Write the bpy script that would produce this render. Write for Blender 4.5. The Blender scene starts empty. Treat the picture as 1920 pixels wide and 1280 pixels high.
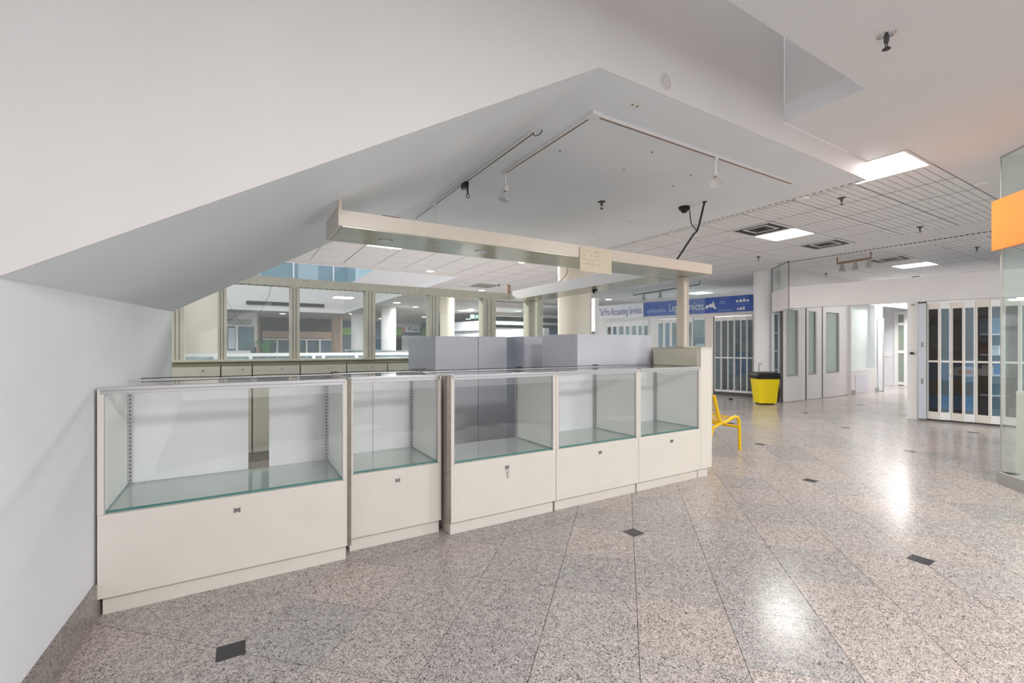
import bpy, math, random
from mathutils import Vector
random.seed(7)
C = bpy.context.scene.collection
# ------------------------------------------------------------------ camera, world, exposure
# World axes follow the kiosk: +x along the row of display cases, +y into the kiosk.
CAM = (0.5786, -1.8474, 1.2)
FP = 851.0                      # focal length in pixels of the 1920 px wide frame
FW = (0.516, 0.8565)            # horizontal viewing direction
RT = (0.8565, -0.516)
HZ = 650.0
cam = bpy.data.objects.new('camera', bpy.data.cameras.new('camera')); C.objects.link(cam)
cam.location = CAM
cam.rotation_euler = (math.pi/2, 0, -math.atan2(FW[0], FW[1]))
cam.data.sensor_width = 36; cam.data.lens = FP/1920*36; cam.data.shift_y = 10/1920
cam.data.clip_start = 0.05; cam.data.clip_end = 200
bpy.context.scene.camera = cam
w = bpy.data.worlds.new('world'); bpy.context.scene.world = w; w.use_nodes = True
w.node_tree.nodes['Background'].inputs[0].default_value = (0.97, 0.98, 1.0, 1)
w.node_tree.nodes['Background'].inputs[1].default_value = 0.85
vs = bpy.context.scene.view_settings
vs.view_transform = 'Standard'; vs.look = 'None'; vs.gamma = 1; vs.use_curve_mapping = False
vs.exposure = 0.72

def area(name, loc, size, power, color=(1, .98, .95), size_y=None):
    l = bpy.data.lights.new(name, 'AREA'); l.energy = power; l.color = color
    l.shape = 'RECTANGLE'; l.size = size; l.size_y = size_y or size
    o = bpy.data.objects.new(name, l); C.objects.link(o); o.location = loc
    return o
# fill lamps added to brighten the scene (they shine straight down from the ceiling)
FILL_LAMPS = [(-1.6, -2.6, 75, 'added square fill lamp behind the viewer near the left wall'), (2.0, -3.6, 75, 'added square fill lamp behind the viewer'),
         (5.4, -3.2, 60, 'added square fill lamp before the glass shop corner'), (-1.0, -6.0, 75, 'added square fill lamp farthest behind the viewer, near the left wall'),
         (3.6, -6.6, 75, 'added square fill lamp farthest behind the viewer, near the glass shop'), (8.8, -3.4, 45, 'added square fill lamp inside the glass corner shop'),
         (11.6, -.3, 28, 'added square fill lamp over the dark shop behind the folding gate'), (9.5, 17, 130, 'added square fill lamp before the far white signboard'), (-3, 25, 120, 'added square fill lamp at the far left beyond the atrium'),
         (8, 25, 130, 'added square fill lamp at the far right beyond the atrium'), (16.6, 2.8, 45, 'added square fill lamp in front of the glazed corridor door'),
         (15.3, 2.9, 30, 'added square fill lamp in the corridor in front of the showcase')]
# ------------------------------------------------------------------ placing helpers (metres)
def at_z(px, py, z):
    Y = FP*(CAM[2]-z)/(py-HZ); X = (px-960)/FP*Y
    return (CAM[0]+X*RT[0]+Y*FW[0], CAM[1]+X*RT[1]+Y*FW[1], z)
def at_d(px, py, Y):
    X = (px-960)/FP*Y
    return (CAM[0]+X*RT[0]+Y*FW[0], CAM[1]+X*RT[1]+Y*FW[1], CAM[2]-(py-HZ)*Y/FP)
def _dir(px):
    k = (px-960)/FP
    return (k*RT[0]+FW[0], k*RT[1]+FW[1])
def x_on(px, y):
    d = _dir(px); return CAM[0] + d[0]*(y-CAM[1])/d[1]
def y_on(px, x):
    d = _dir(px); return CAM[1] + d[1]*(x-CAM[0])/d[0]
def depth(x, y): return (x-CAM[0])*FW[0]+(y-CAM[1])*FW[1]
def z_at(py, x, y): return CAM[2]-(py-HZ)*depth(x, y)/FP
def on_line(px, p, q):          # point of the plan line p + s q seen in column px
    d = _dir(px); rx, ry = p[0]-CAM[0], p[1]-CAM[1]
    s = (rx*d[1]-ry*d[0])/(q[1]*d[0]-q[0]*d[1])
    return (p[0]+s*q[0], p[1]+s*q[1])

# ------------------------------------------------------------------ mesh builder
ORG = {}
class MB:
    def __init__(s): s.v = []; s.f = []; s.sm = False; s.fm = []
    def add(s, vs, fs, m=0):
        n = len(s.v); s.v += [tuple(v) for v in vs]; s.f += [tuple(i+n for i in f) for f in fs]; s.fm += [m]*len(fs); return s
    def hexa(s, p, m=0):        # 8 points: bottom 4 ccw then top 4
        return s.add(p, [(3, 2, 1, 0), (4, 5, 6, 7), (0, 1, 5, 4), (1, 2, 6, 5), (2, 3, 7, 6), (3, 0, 4, 7)], m)
    def box(s, x0, x1, y0, y1, z0, z1, m=0):
        if x0 > x1: x0, x1 = x1, x0
        if y0 > y1: y0, y1 = y1, y0
        if z0 > z1: z0, z1 = z1, z0
        return s.hexa([(x0, y0, z0), (x1, y0, z0), (x1, y1, z0), (x0, y1, z0), (x0, y0, z1), (x1, y0, z1), (x1, y1, z1), (x0, y1, z1)], m)
    def wall(s, a, b, t, z0, z1, m=0, off=0):    # box along plan line a-b, thickness t to the left of a->b
        dx, dy = b[0]-a[0], b[1]-a[1]; L = math.hypot(dx, dy) or 1; nx, ny = -dy/L, dx/L
        a = (a[0]+nx*off, a[1]+ny*off); b = (b[0]+nx*off, b[1]+ny*off)
        q = [a, b, (b[0]+nx*t, b[1]+ny*t), (a[0]+nx*t, a[1]+ny*t)]
        return s.hexa([(x, y, z0) for x, y in q]+[(x, y, z1) for x, y in q], m)
    def prism(s, poly, y0, y1):  # polygon in x,z extruded along y
        n = len(poly)
        vs = [(x, y0, z) for x, z in poly]+[(x, y1, z) for x, z in poly]
        return s.add(vs, [tuple(range(n)), tuple(range(2*n-1, n-1, -1))]+[(i, i+n, (i+1) % n+n, (i+1) % n) for i in range(n)])
    def lathe(s, c, prof, n=20, ax=None, m=0):
        s.sm = True
        z = Vector(ax or (0, 0, 1)).normalized(); x = z.orthogonal().normalized(); y = z.cross(x); c = Vector(c)
        vs = []; fs = []
        for r, h in prof:
            for i in range(n):
                a = 2*math.pi*i/n; vs.append(c+z*h+(x*math.cos(a)+y*math.sin(a))*max(r, 1e-4))
        for j in range(len(prof)-1):
            for i in range(n):
                k = (i+1) % n; fs.append((j*n+i, j*n+k, (j+1)*n+k, (j+1)*n+i))
        fs.append(tuple(range(n-1, -1, -1))); fs.append(tuple((len(prof)-1)*n+i for i in range(n)))
        return s.add(vs, fs, m)
    def cyl(s, a, b, r, n=12, r2=None):
        a = Vector(a); b = Vector(b); return s.lathe(a, [(r, 0), (r if r2 is None else r2, (b-a).length)], n, b-a)
    def tube(s, pts, r, n=8):
        s.sm = True; pts = [Vector(p) for p in pts]; vs = []; fs = []; up = None
        for i, p in enumerate(pts):
            t = (pts[min(i+1, len(pts)-1)]-pts[max(i-1, 0)]).normalized()
            if up is None: up = t.orthogonal().normalized()
            up = (up-t*up.dot(t)).normalized(); q = t.cross(up)
            for k in range(n):
                a = 2*math.pi*k/n; vs.append(p+(up*math.cos(a)+q*math.sin(a))*r)
        for i in range(len(pts)-1):
            for k in range(n):
                l = (k+1) % n; fs.append((i*n+k, i*n+l, (i+1)*n+l, (i+1)*n+k))
        fs.append(tuple(range(n-1, -1, -1))); fs.append(tuple((len(pts)-1)*n+i for i in range(n)))
        return s.add(vs, fs)
    def build(s, name, mat, parent=None, bevel=0, loc=None):
        o0 = Vector(ORG.get(parent.name, (0, 0, 0))) if parent else Vector(loc or (0, 0, 0))
        me = bpy.data.meshes.new(name)
        me.from_pydata([tuple(Vector(v)-o0) for v in s.v], [], s.f); me.validate()
        for m in (mat if isinstance(mat, (list, tuple)) else [mat]): me.materials.append(m)
        for p, i in zip(me.polygons, s.fm): p.material_index = i
        import bmesh
        b = bmesh.new(); b.from_mesh(me); bmesh.ops.recalc_face_normals(b, faces=b.faces); b.to_mesh(me); b.free()
        if s.sm:
            me.polygons.foreach_set('use_smooth', [True]*len(me.polygons)); me.set_sharp_from_angle(angle=0.6)
        o = bpy.data.objects.new(name, me); C.objects.link(o)
        if parent: o.parent = parent; ORG[o.name] = tuple(o0)
        else: o.location = o0; ORG[o.name] = tuple(o0)
        if bevel:
            md = o.modifiers.new('bevel', 'BEVEL'); md.width = bevel; md.segments = 2; md.limit_method = 'ANGLE'
        return o
def tag(o, label, cat, group=None, kind=None):
    if label: o['label'] = label
    if cat: o['category'] = cat
    if group: o['group'] = group
    if kind: o['kind'] = kind
    return o
def thing(name, loc, label, cat, group=None):
    o = bpy.data.objects.new(name, None); o.empty_display_size = .1; C.objects.link(o); o.location = loc
    ORG[o.name] = tuple(loc); return tag(o, label, cat, group)
def struct(o): o['kind'] = 'structure'; return o
def copy_tree(o, loc, label=None):
    def cp(a, par):
        c = a.copy(); C.objects.link(c); c.parent = par
        for ch in a.children: cp(ch, c)
        return c
    r = cp(o, None); r.location = loc
    if label: r['label'] = label
    return r
def smooth_path(pts, n=6):      # Catmull-Rom
    P = [Vector(p) for p in pts]; P = [2*P[0]-P[1]]+P+[2*P[-1]-P[-2]]; out = []
    for i in range(1, len(P)-2):
        for k in range(n):
            t = k/n; a, b, c, d = P[i-1:i+3]
            out.append(0.5*((2*b)+(c-a)*t+(2*a-5*b+4*c-d)*t*t+(3*b-a-3*c+d)*t**3))
    out.append(P[-2]); return out

# ------------------------------------------------------------------ materials
def lin(c):
    return tuple(((x/255)/12.92 if x/255 <= .04045 else ((x/255+.055)/1.055)**2.4) for x in c)
def mat(name, rgb, rough=.5, metal=0, emit=0, var=0, scale=4, bump=0, bscale=200, spec=None, coat=0):
    m = bpy.data.materials.new(name); m.use_nodes = True; nt = m.node_tree; b = nt.nodes['Principled BSDF']
    c = lin(rgb); b.inputs['Roughness'].default_value = rough; b.inputs['Metallic'].default_value = metal
    if spec is not None: b.inputs['Specular IOR Level'].default_value = spec
    if coat: b.inputs['Coat Weight'].default_value = coat; b.inputs['Coat Roughness'].default_value = .05
    g = nt.nodes.new('ShaderNodeNewGeometry')
    if var:
        n = nt.nodes.new('ShaderNodeTexNoise'); n.inputs['Scale'].default_value = scale; n.inputs['Detail'].default_value = 4
        nt.links.new(g.outputs['Position'], n.inputs['Vector'])
        r = nt.nodes.new('ShaderNodeValToRGB'); r.color_ramp.elements[0].position = .3; r.color_ramp.elements[1].position = .7
        r.color_ramp.elements[0].color = tuple(x*(1-var) for x in c)+(1,); r.color_ramp.elements[1].color = tuple(min(1, x*(1+var*.3)) for x in c)+(1,)
        nt.links.new(n.outputs[0], r.inputs[0]); nt.links.new(r.outputs[0], b.inputs['Base Color'])
    else: b.inputs['Base Color'].default_value = c+(1,)
    if bump:
        n = nt.nodes.new('ShaderNodeTexNoise'); n.inputs['Scale'].default_value = bscale
        nt.links.new(g.outputs['Position'], n.inputs['Vector'])
        bp = nt.nodes.new('ShaderNodeBump'); bp.inputs['Strength'].default_value = bump; bp.inputs['Distance'].default_value = .002
        nt.links.new(n.outputs[0], bp.inputs['Height']); nt.links.new(bp.outputs[0], b.inputs['Normal'])
    if emit:
        b.inputs['Emission Color'].default_value = c+(1,); b.inputs['Emission Strength'].default_value = emit
    return m
def glass(name, tint, refl=1.0, dens=0.0, dcol=(.3, .35, .35)):
    """thin sheet: mostly see-through, mirror-like at grazing angles, dens adds a tinted body"""
    m = bpy.data.materials.new(name); m.use_nodes = True; nt = m.node_tree; nt.nodes.clear()
    out = nt.nodes.new('ShaderNodeOutputMaterial'); tr = nt.nodes.new('ShaderNodeBsdfTransparent'); tr.inputs[0].default_value = tint+(1,)
    gl = nt.nodes.new('ShaderNodeBsdfGlossy'); gl.inputs['Roughness'].default_value = .01; gl.inputs[0].default_value = (refl, refl, refl, 1)
    g = nt.nodes.new('ShaderNodeNewGeometry'); dp = nt.nodes.new('ShaderNodeVectorMath'); dp.operation = 'DOT_PRODUCT'
    nt.links.new(g.outputs['Incoming'], dp.inputs[0]); nt.links.new(g.outputs['True Normal'], dp.inputs[1])
    def mth(op, a, b=None):
        n = nt.nodes.new('ShaderNodeMath'); n.operation = op
        for i, q in enumerate((a, b)):
            if q is None: continue
            if isinstance(q, (int, float)): n.inputs[i].default_value = q
            else: nt.links.new(q, n.inputs[i])
        return n.outputs[0]
    c5 = mth('POWER', mth('SUBTRACT', 1.0, mth('ABSOLUTE', dp.outputs['Value'])), 5.0)     # Schlick
    fr = mth('ADD', mth('MULTIPLY', c5, .9), .035)
    mx = nt.nodes.new('ShaderNodeMixShader')
    nt.links.new(fr, mx.inputs[0]); nt.links.new(gl.outputs[0], mx.inputs[2])
    if dens:
        df = nt.nodes.new('ShaderNodeBsdfDiffuse'); df.inputs[0].default_value = dcol+(1,)
        m2 = nt.nodes.new('ShaderNodeMixShader'); m2.inputs[0].default_value = dens
        nt.links.new(tr.outputs[0], m2.inputs[1]); nt.links.new(df.outputs[0], m2.inputs[2]); nt.links.new(m2.outputs[0], mx.inputs[1])
    else: nt.links.new(tr.outputs[0], mx.inputs[1])
    nt.links.new(mx.outputs[0], out.inputs[0]); return m
def granite(name, dark=1.0, rough=.2):
    m = bpy.data.materials.new(name); m.use_nodes = True; nt = m.node_tree; b = nt.nodes['Principled BSDF']; L = nt.links.new
    g = nt.nodes.new('ShaderNodeNewGeometry'); oi = nt.nodes.new('ShaderNodeObjectInfo')
    n1 = nt.nodes.new('ShaderNodeTexNoise'); n1.inputs['Scale'].default_value = 72; n1.inputs['Detail'].default_value = 1.2; n1.inputs['Distortion'].default_value = 2.8
    n2 = nt.nodes.new('ShaderNodeTexNoise'); n2.inputs['Scale'].default_value = 28; n2.inputs['Detail'].default_value = 3
    L(g.outputs['Position'], n1.inputs['Vector']); L(g.outputs['Position'], n2.inputs['Vector'])
    r = nt.nodes.new('ShaderNodeValToRGB'); e = r.color_ramp.elements
    e[0].position = .30; e[0].color = lin((80, 76, 74))+(1,); e[1].position = .47; e[1].color = lin((178, 171, 168))+(1,)
    k = e.new(.62); k.color = lin((218, 211, 208))+(1,); k = e.new(.40); k.color = lin((138, 132, 130))+(1,)
    L(n1.outputs[0], r.inputs[0])
    ad = nt.nodes.new('ShaderNodeMath'); ad.operation = 'ADD'; L(oi.outputs['Random'], ad.inputs[0]); L(g.outputs['Random Per Island'], ad.inputs[1])
    fc = nt.nodes.new('ShaderNodeMath'); fc.operation = 'FRACT'; L(ad.outputs[0], fc.inputs[0])
    tr = nt.nodes.new('ShaderNodeValToRGB'); t = tr.color_ramp.elements; tr.color_ramp.interpolation = 'LINEAR'
    t[0].position = 0; t[0].color = (.86, .875, .89, 1); t[1].position = 1; t[1].color = (1.05, 1.0, .97, 1)
    k = t.new(.35); k.color = (.96, .955, .95, 1); k = t.new(.7); k.color = (1.04, .99, .955, 1)
    L(fc.outputs[0], tr.inputs[0])
    mx = nt.nodes.new('ShaderNodeMix'); mx.data_type = 'RGBA'; mx.blend_type = 'MULTIPLY'; mx.inputs[0].default_value = 1
    L(r.outputs[0], mx.inputs[6]); L(tr.outputs[0], mx.inputs[7])
    m3 = nt.nodes.new('ShaderNodeMix'); m3.data_type = 'RGBA'; m3.blend_type = 'MULTIPLY'; m3.inputs[0].default_value = 1
    r2 = nt.nodes.new('ShaderNodeValToRGB'); r2.color_ramp.elements[0].position = .35; r2.color_ramp.elements[0].color = (.86*dark,)*3+(1,)
    r2.color_ramp.elements[1].position = .65; r2.color_ramp.elements[1].color = (1.04*dark,)*3+(1,)
    L(n2.outputs[0], r2.inputs[0]); L(mx.outputs[2], m3.inputs[6]); L(r2.outputs[0], m3.inputs[7]); L(m3.outputs[2], b.inputs['Base Color'])
    b.inputs['Roughness'].default_value = rough; b.inputs['Specular IOR Level'].default_value = .3
    return m
M = {}
M['wall'] = mat('white_wall_paint', (234, 231, 231), .7, var=.03, scale=2, bump=.15, bscale=120)
M['wallcool'] = mat('cool_wall_paint', (230, 232, 238), .7, var=.04, scale=2.5, bump=.15, bscale=120)
M['ceil'] = mat('ceiling_paint', (238, 239, 241), .75, var=.02, scale=1.5, bump=.2, bscale=150)
M['soffit'] = mat('soffit_paint', (240, 246, 252), .7, var=.03, scale=2, bump=.2, bscale=150)
M['tile'] = mat('ceiling_tile_white', (243, 245, 248), .85, var=.05, scale=25)
M['back'] = mat('ceiling_joint_grey', (128, 124, 120), .9)
M['grout'] = mat('floor_grout_dark', (84, 76, 70), .8)
M['granite'] = granite('speckled_pink_grey_granite')
M['granite_base'] = granite('granite_baseboard', .62, .3)
M['black'] = mat('black_polished_stone', (34, 36, 44), .25)
M['lam'] = mat('cream_laminate', (232, 226, 218), .38, var=.03, scale=6)
M['lamdark'] = mat('beige_laminate', (214, 208, 192), .4, var=.04, scale=6)
M['liner'] = mat('white_cabinet_lining', (248, 249, 247), .45, var=.03, scale=5)
M['door'] = mat('white_sliding_door', (246, 247, 249), .3, var=.03, scale=4)
M['alu'] = mat('brushed_aluminium', (205, 203, 206), .28, .85)
M['aludark'] = mat('worn_bronze_trim', (150, 140, 130), .4, .6, var=.2, scale=30)
M['steel'] = mat('steel', (150, 150, 152), .3, 1)
M['slot'] = mat('dark_slot', (40, 38, 36), .7)
M['blackp'] = mat('black_plastic', (22, 22, 24), .35)
M['rubber'] = mat('black_cable', (26, 26, 28), .5)
M['white'] = mat('white_enamel', (240, 240, 240), .4)
M['boxw'] = mat('white_melamine', (222, 222, 232), .35, var=.02, scale=3)
M['boxg'] = mat('pale_grey_melamine', (204, 209, 220), .35, var=.02, scale=3)
M['beam'] = mat('cream_fascia_laminate', (222, 211, 198), .3, var=.04, scale=5)
M['under'] = mat('olive_glossy_underside', (188, 186, 166), .2, .2, var=.12, scale=7)
M['frame'] = mat('olive_beige_frame', (216, 213, 196), .35, var=.06, scale=14)
M['frameD'] = mat('olive_frame_groove', (140, 136, 112), .5)
M['yellow'] = mat('yellow_powder_coat', (246, 200, 20), .3)
M['binyel'] = mat('yellow_plastic_bin', (240, 214, 0), .4)
M['orange'] = mat('orange_sign', (246, 128, 44), .5)
M['blue'] = mat('blue_sign', (14, 78, 176), .35)
M['white_sign'] = mat('white_sign_face', (236, 238, 250), .4)
M['letter'] = mat('violet_blue_lettering', (96, 96, 150), .5)
M['lw'] = mat('white_lettering', (226, 232, 244), .5)
M['lb'] = mat('pale_blue_lettering', (120, 150, 205), .5)
M['cream'] = mat('cream_column_paint', (234, 224, 208), .5, var=.02, scale=3)
M['colw'] = mat('white_column_paint', (236, 236, 238), .55)
M['wood'] = mat('tan_column', (196, 166, 146), .5, var=.1, scale=6)
M['lamp'] = mat('lit_lamp_panel', (255, 252, 246), .5, emit=4)
M['lampdim'] = mat('lit_downlight', (255, 246, 232), .5, emit=5)
M['teal'] = mat('teal_shop_glazing', (104, 138, 152), .1, .2, var=.35, scale=.9)
M['tealdark'] = mat('blue_grey_shop_interior', (92, 118, 138), .5, var=.4, scale=1.6)
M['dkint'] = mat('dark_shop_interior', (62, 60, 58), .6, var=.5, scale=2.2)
M['brightint'] = mat('bright_shop_interior', (226, 232, 235), .6, var=.2, scale=1.5)
M['blueL'] = mat('light_blue_panel', (28, 140, 206), .3)
M['blueD'] = mat('deep_blue_panel', (24, 92, 150), .3)
M['green'] = mat('green_sign_panel', (132, 190, 84), .5)
M['orangeP'] = mat('orange_sign_panel', (222, 140, 96), .5)
M['brown'] = mat('red_brown_strip', (120, 62, 54), .5)
M['paper'] = mat('cream_paper', (226, 214, 190), .7, var=.05, scale=30)
M['pencil'] = mat('faint_pencil', (190, 178, 156), .8)
M['leaf'] = mat('green_leaf', (84, 150, 92), .5)
M['darkgrey'] = mat('charcoal_metal', (84, 82, 82), .5)
M['vent'] = mat('vent_grey', (168, 168, 162), .6)
M['rail'] = mat('white_rail', (235, 240, 242), .35)
M['scuff'] = mat('patched_plaster', (226, 222, 221), .8, var=.25, scale=45)
G_clear = glass('clear_case_glass', (.993, .998, .996), 1.0)
G_shelf = glass('green_tinted_shelf_glass', (.95, .985, .97), 1.0)
M['gedge'] = mat('green_glass_edge', (60, 128, 122), .15)
G_store = glass('store_glass', (.95, .975, .965), 1.0, .03, (.7, .8, .78))
G_gate = glass('gate_glass', (.88, .93, .94), 1.0, .06, (.5, .58, .62))
G_dark = glass('dark_gate_glass', (.60, .59, .58), .9, .22, (.04, .038, .037))
G_blue = glass('blue_gate_glass', (.80, .90, .95), 1.0, .10, (.45, .6, .7))
G_rail = glass('balustrade_glass', (.74, .86, .90), 1.0, .3, (.45, .58, .65))

# ------------------------------------------------------------------ floor
ZR, ZL = 2.87, 2.70
floor = struct(MB().box(-7, 26, -9, 40, -.12, -.004).build('floor', M['grout']))
S = .391; s2 = math.sqrt(.5)
g0 = at_z(1187.5, 998, 0)
U, V = (s2, -s2), (s2, s2)
def tile_mesh(mb, cx, cy, h=S/2-.0013, z0=-.012, z1=0.0):
    q = [(cx+U[0]*a*h+V[0]*b*h, cy+U[1]*a*h+V[1]*b*h) for a, b in ((-1, -1), (1, -1), (1, 1), (-1, 1))]
    mb.add([(x, y, z1) for x, y in q]+[(x, y, z0) for x, y in q], [(0, 1, 2, 3), (4, 5, 1, 0), (5, 6, 2, 1), (6, 7, 3, 2), (7, 4, 0, 3)])
cells = []
for i in range(-60, 60):
    for j in range(-30, 90):
        cx = g0[0]+U[0]*(i+.5)*S+V[0]*(j+.5)*S; cy = g0[1]+U[1]*(i+.5)*S+V[1]*(j+.5)*S
        Y = depth(cx, cy); X = (cx-CAM[0])*RT[0]+(cy-CAM[1])*RT[1]
        if Y < -.6 or Y > 21 or abs(X) > 1.25*abs(Y)+1.8 or cx < -.35 or cy > 12: continue
        vis = Y > 1.25 and abs(X) < 1.13*Y+.35 and not (cy > 1.05 and cx < 4.2) and Y < 14 and FP*1.2/max(Y, .1) < 900
        cells.append((0 if vis else 1, Y, cx, cy))
cells.sort()
t0 = MB(); tile_mesh(t0, 0, 0); tobj = t0.build('floor_tile', M['granite'], floor)
rest = MB()
for n, (hid, Y, cx, cy) in enumerate(cells):
    if n == 0: tobj.location = (cx, cy, 0)
    elif n < 298 and not hid:
        o = tobj.copy(); C.objects.link(o); o.location = (cx, cy, 0)
    else: tile_mesh(rest, cx, cy)
far_tiles = rest.build('distant_floor_tiles', M['granite'], floor); far_tiles['kind'] = 'stuff'
nb = 0
bt = None
for i in range(-12, 13):
    for j in range(-4, 14):
        cx = g0[0]+U[0]*i*4*S+V[0]*j*4*S; cy = g0[1]+U[1]*i*4*S+V[1]*j*4*S
        Y = depth(cx, cy); X = (cx-CAM[0])*RT[0]+(cy-CAM[1])*RT[1]
        if Y < 1 or Y > 14 or abs(X) > 1.1*Y or (cy > .7 and cx < 4.5) or cx < .1: continue
        if bt is None:
            bt = MB().box(-.05, .05, -.05, .05, -.003, .0008).build('black_inset_tile', M['black'], floor); bt.location = (cx, cy, 0)
        else:
            o = bt.copy(); C.objects.link(o); o.location = (cx, cy, 0)

# ------------------------------------------------------------------ ceilings
ceiling = MB()
def slab(x0, x1, y0, y1, z=ZR, t=.13): ceiling.box(x0, x1, y0, y1, z, z+t)
slab(-6, 26, -9, -.51); slab(4.057, 5.41, -.51, 0.0); slab(5.41, 26, -.51, -.284)
slab(9.075, 10.295, -.284, 3.38)
slab(5.41, 26, 10.09, 40); slab(5.1, 5.41, 7.65, 40); slab(-7, 5.1, 7.65, 7.95); slab(-7, 5.1, 22.3, 40)
ceil = struct(ceiling.build('ceiling', M['ceil']))
bk = MB()
for a in ((5.41, 9.075, -.284, 10.09), (9.075, 10.295, 3.38, 10.09), (10.295, 26, -.284, 10.09), (-7, 5.41, 3.73, 7.65)):
    bk.box(a[0], a[1], a[2], a[3], ZR+.012, ZR+.13)
ceil_t = struct(bk.build('ceiling_grid', M['back']))
TS = .61
def ctile(mb, x, y):
    h = TS/2-.006
    for k in range(8):
        a = -h+k*(2*h)/8+.0035; b = -h+(k+1)*(2*h)/8-.0035
        X0, X1, Y0, Y1 = x-h, x+h, y+a, y+b; z0, z1 = ZR, ZR+.010
        mb.add([(X0, Y0, z0), (X1, Y0, z0), (X1, Y1, z0), (X0, Y1, z0), (X0, Y0, z1), (X1, Y0, z1), (X1, Y1, z1), (X0, Y1, z1)],
               [(0, 3, 2, 1), (0, 1, 5, 4), (2, 3, 7, 6)])
LIGHTS = [(5.72, .03), None, None]
L1 = at_z(1482, 435, ZR); L2 = at_z(1724, 494, ZR); L3 = at_z(700, 461, ZR)
HOLES = []
def snap(p, x0, y0):   # centre of the grid cell holding p
    return (x0+(math.floor((p[0]-x0)/TS)+.5)*TS, y0+(math.floor((p[1]-y0)/TS)+.5)*TS)
cl = []
X0g, Y0g = 5.415, -.28
lamp_cells = [snap((5.7, .0), X0g, Y0g), snap(L1, X0g, Y0g), snap(L2, X0g, Y0g), snap(L3, X0g, Y0g)]
vent_cells = [snap(at_z(1444, 422, ZR), X0g, Y0g), snap(at_z(1556, 451, ZR), X0g, Y0g), snap(at_z(1683, 484, ZR), X0g, Y0g), snap(at_z(900, 533, ZR), X0g, Y0g)]
skip = [(round(a, 2), round(b, 2)) for a, b in lamp_cells+vent_cells]
for i in range(-20, 34):
    for j in range(0, 18):
        x = X0g+(i+.5)*TS; y = Y0g+(j+.5)*TS
        if (round(x, 2), round(y, 2)) in skip: continue
        h = TS/2
        if x-h < 5.40 and y-h < 3.7: continue
        if x-h < 5.08 and y+h > 7.7: continue
        if x+h > 9.1 and x-h < 10.2 and y-h < 3.2: continue
        if y+h > 10.15: continue
        Y = depth(x, y); X = (x-CAM[0])*RT[0]+(y-CAM[1])*RT[1]
        vis = Y > 2 and abs(X) < 1.15*Y+.3
        if not vis and Y < 0: continue
        cl.append((0 if vis else 1, Y, x, y))
cl.sort(); c0 = MB(); ctile(c0, 0, 0); cobj = c0.build('ceiling_tile', M['tile'], ceil_t); rest = MB()
for n, (hid, Y, x, y) in enumerate(cl):
    if n == 0: cobj.location = (x, y, 0)
    elif n < 298 and not hid:
        o = cobj.copy(); C.objects.link(o); o.location = (x, y, 0)
    else: ctile(rest, x, y)
r_ = rest.build('distant_ceiling_tiles', M['tile'], ceil_t); r_['kind'] = 'stuff'
# perforated edge trims
tr = MB()
tr.box(5.41, 5.43, 0, 3.73, ZL, ZR+.01)
t_ = struct(tr.build('trim_1', M['white']))
d_ = MB()
for k in range(60): d_.box(5.395, 5.409, .05+k*.061, .05+k*.061+.035, ZL-.0015, ZL+.001)
dd = d_.build('perforation', M['slot'], t_); dd['kind'] = 'stuff'
tr = MB().box(9.86, 9.90, -.284, 3.2, ZR-.012, ZR+.0)
t_ = struct(tr.build('trim_2', M['white'])); d_ = MB()
for k in range(57): d_.box(9.852, 9.861, -.25+k*.061, -.25+k*.061+.035, ZR-.012, ZR-.003)
dd = d_.build('perforation', M['slot'], t_); dd['kind'] = 'stuff'

# ------------------------------------------------------------------ bulkhead under the escalator
SL = .5815
bulk = struct(MB().prism([(-.5, 1.40-.5*SL), (2.236, ZL), (5.41, ZL), (5.41, ZR-.001), (4.057, ZR-.001), (4.057, 4.4), (-.5, 4.4)], 0, .008).build('wall_bulkhead', M['wall']))
slope = struct(MB().prism([(-.3, 1.40-.3*SL), (2.236, ZL), (2.236, ZL+.2), (-.3, 1.6-.3*SL)], .008, 2.58).build('ceiling_sloped', M['soffit']))
struct(MB().box(2.236, 5.41, .008, 3.73, ZL, ZR-.002).box(.6, 2.2355, 2.58, 3.73, ZL, ZR-.002).build('ceiling_lowered', M['soffit']))
struct(MB().box(4.057, 4.1, -.51, -.001, ZR+.13, 4.4).box(-.5, 4.1, -.56, 0, 6.4, 6.5).box(-.5, 4.1, -.56, -.51, ZR+.13, 4.4).build('wall_void', M['wall']))  # unseen cap above the void is added to hold back sky light
struct(MB().box(-.5, -.3, -.51, 0, 1.1, 4.5).build('wall_void_end', M['wall']))
struct(MB().prism([(-.5, 1.6), (2.236, ZL+.2), (4.05, ZR+.4), (4.05, 4.4), (-.5, 4.4)], 2.50, 2.58).build('wall_far_bulkhead', M['wallcool']))
# left wall and its granite baseboard (slightly off square)
def lw(y): return -.008+.0535*y
struct(MB().wall((lw(0.0), 0.0), (lw(2.58), 2.58), .25, 0, 1.62).wall((lw(-8.9), -8.9), (lw(0), 0), .25, 0, ZR-.001).build('wall_left', M['wallcool']))
struct(MB().wall((lw(-1.2)+.012, -1.2), (lw(1.4)+.012, 1.4), .013, 0, .158).build('baseboard_left', M['granite_base']))
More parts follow.
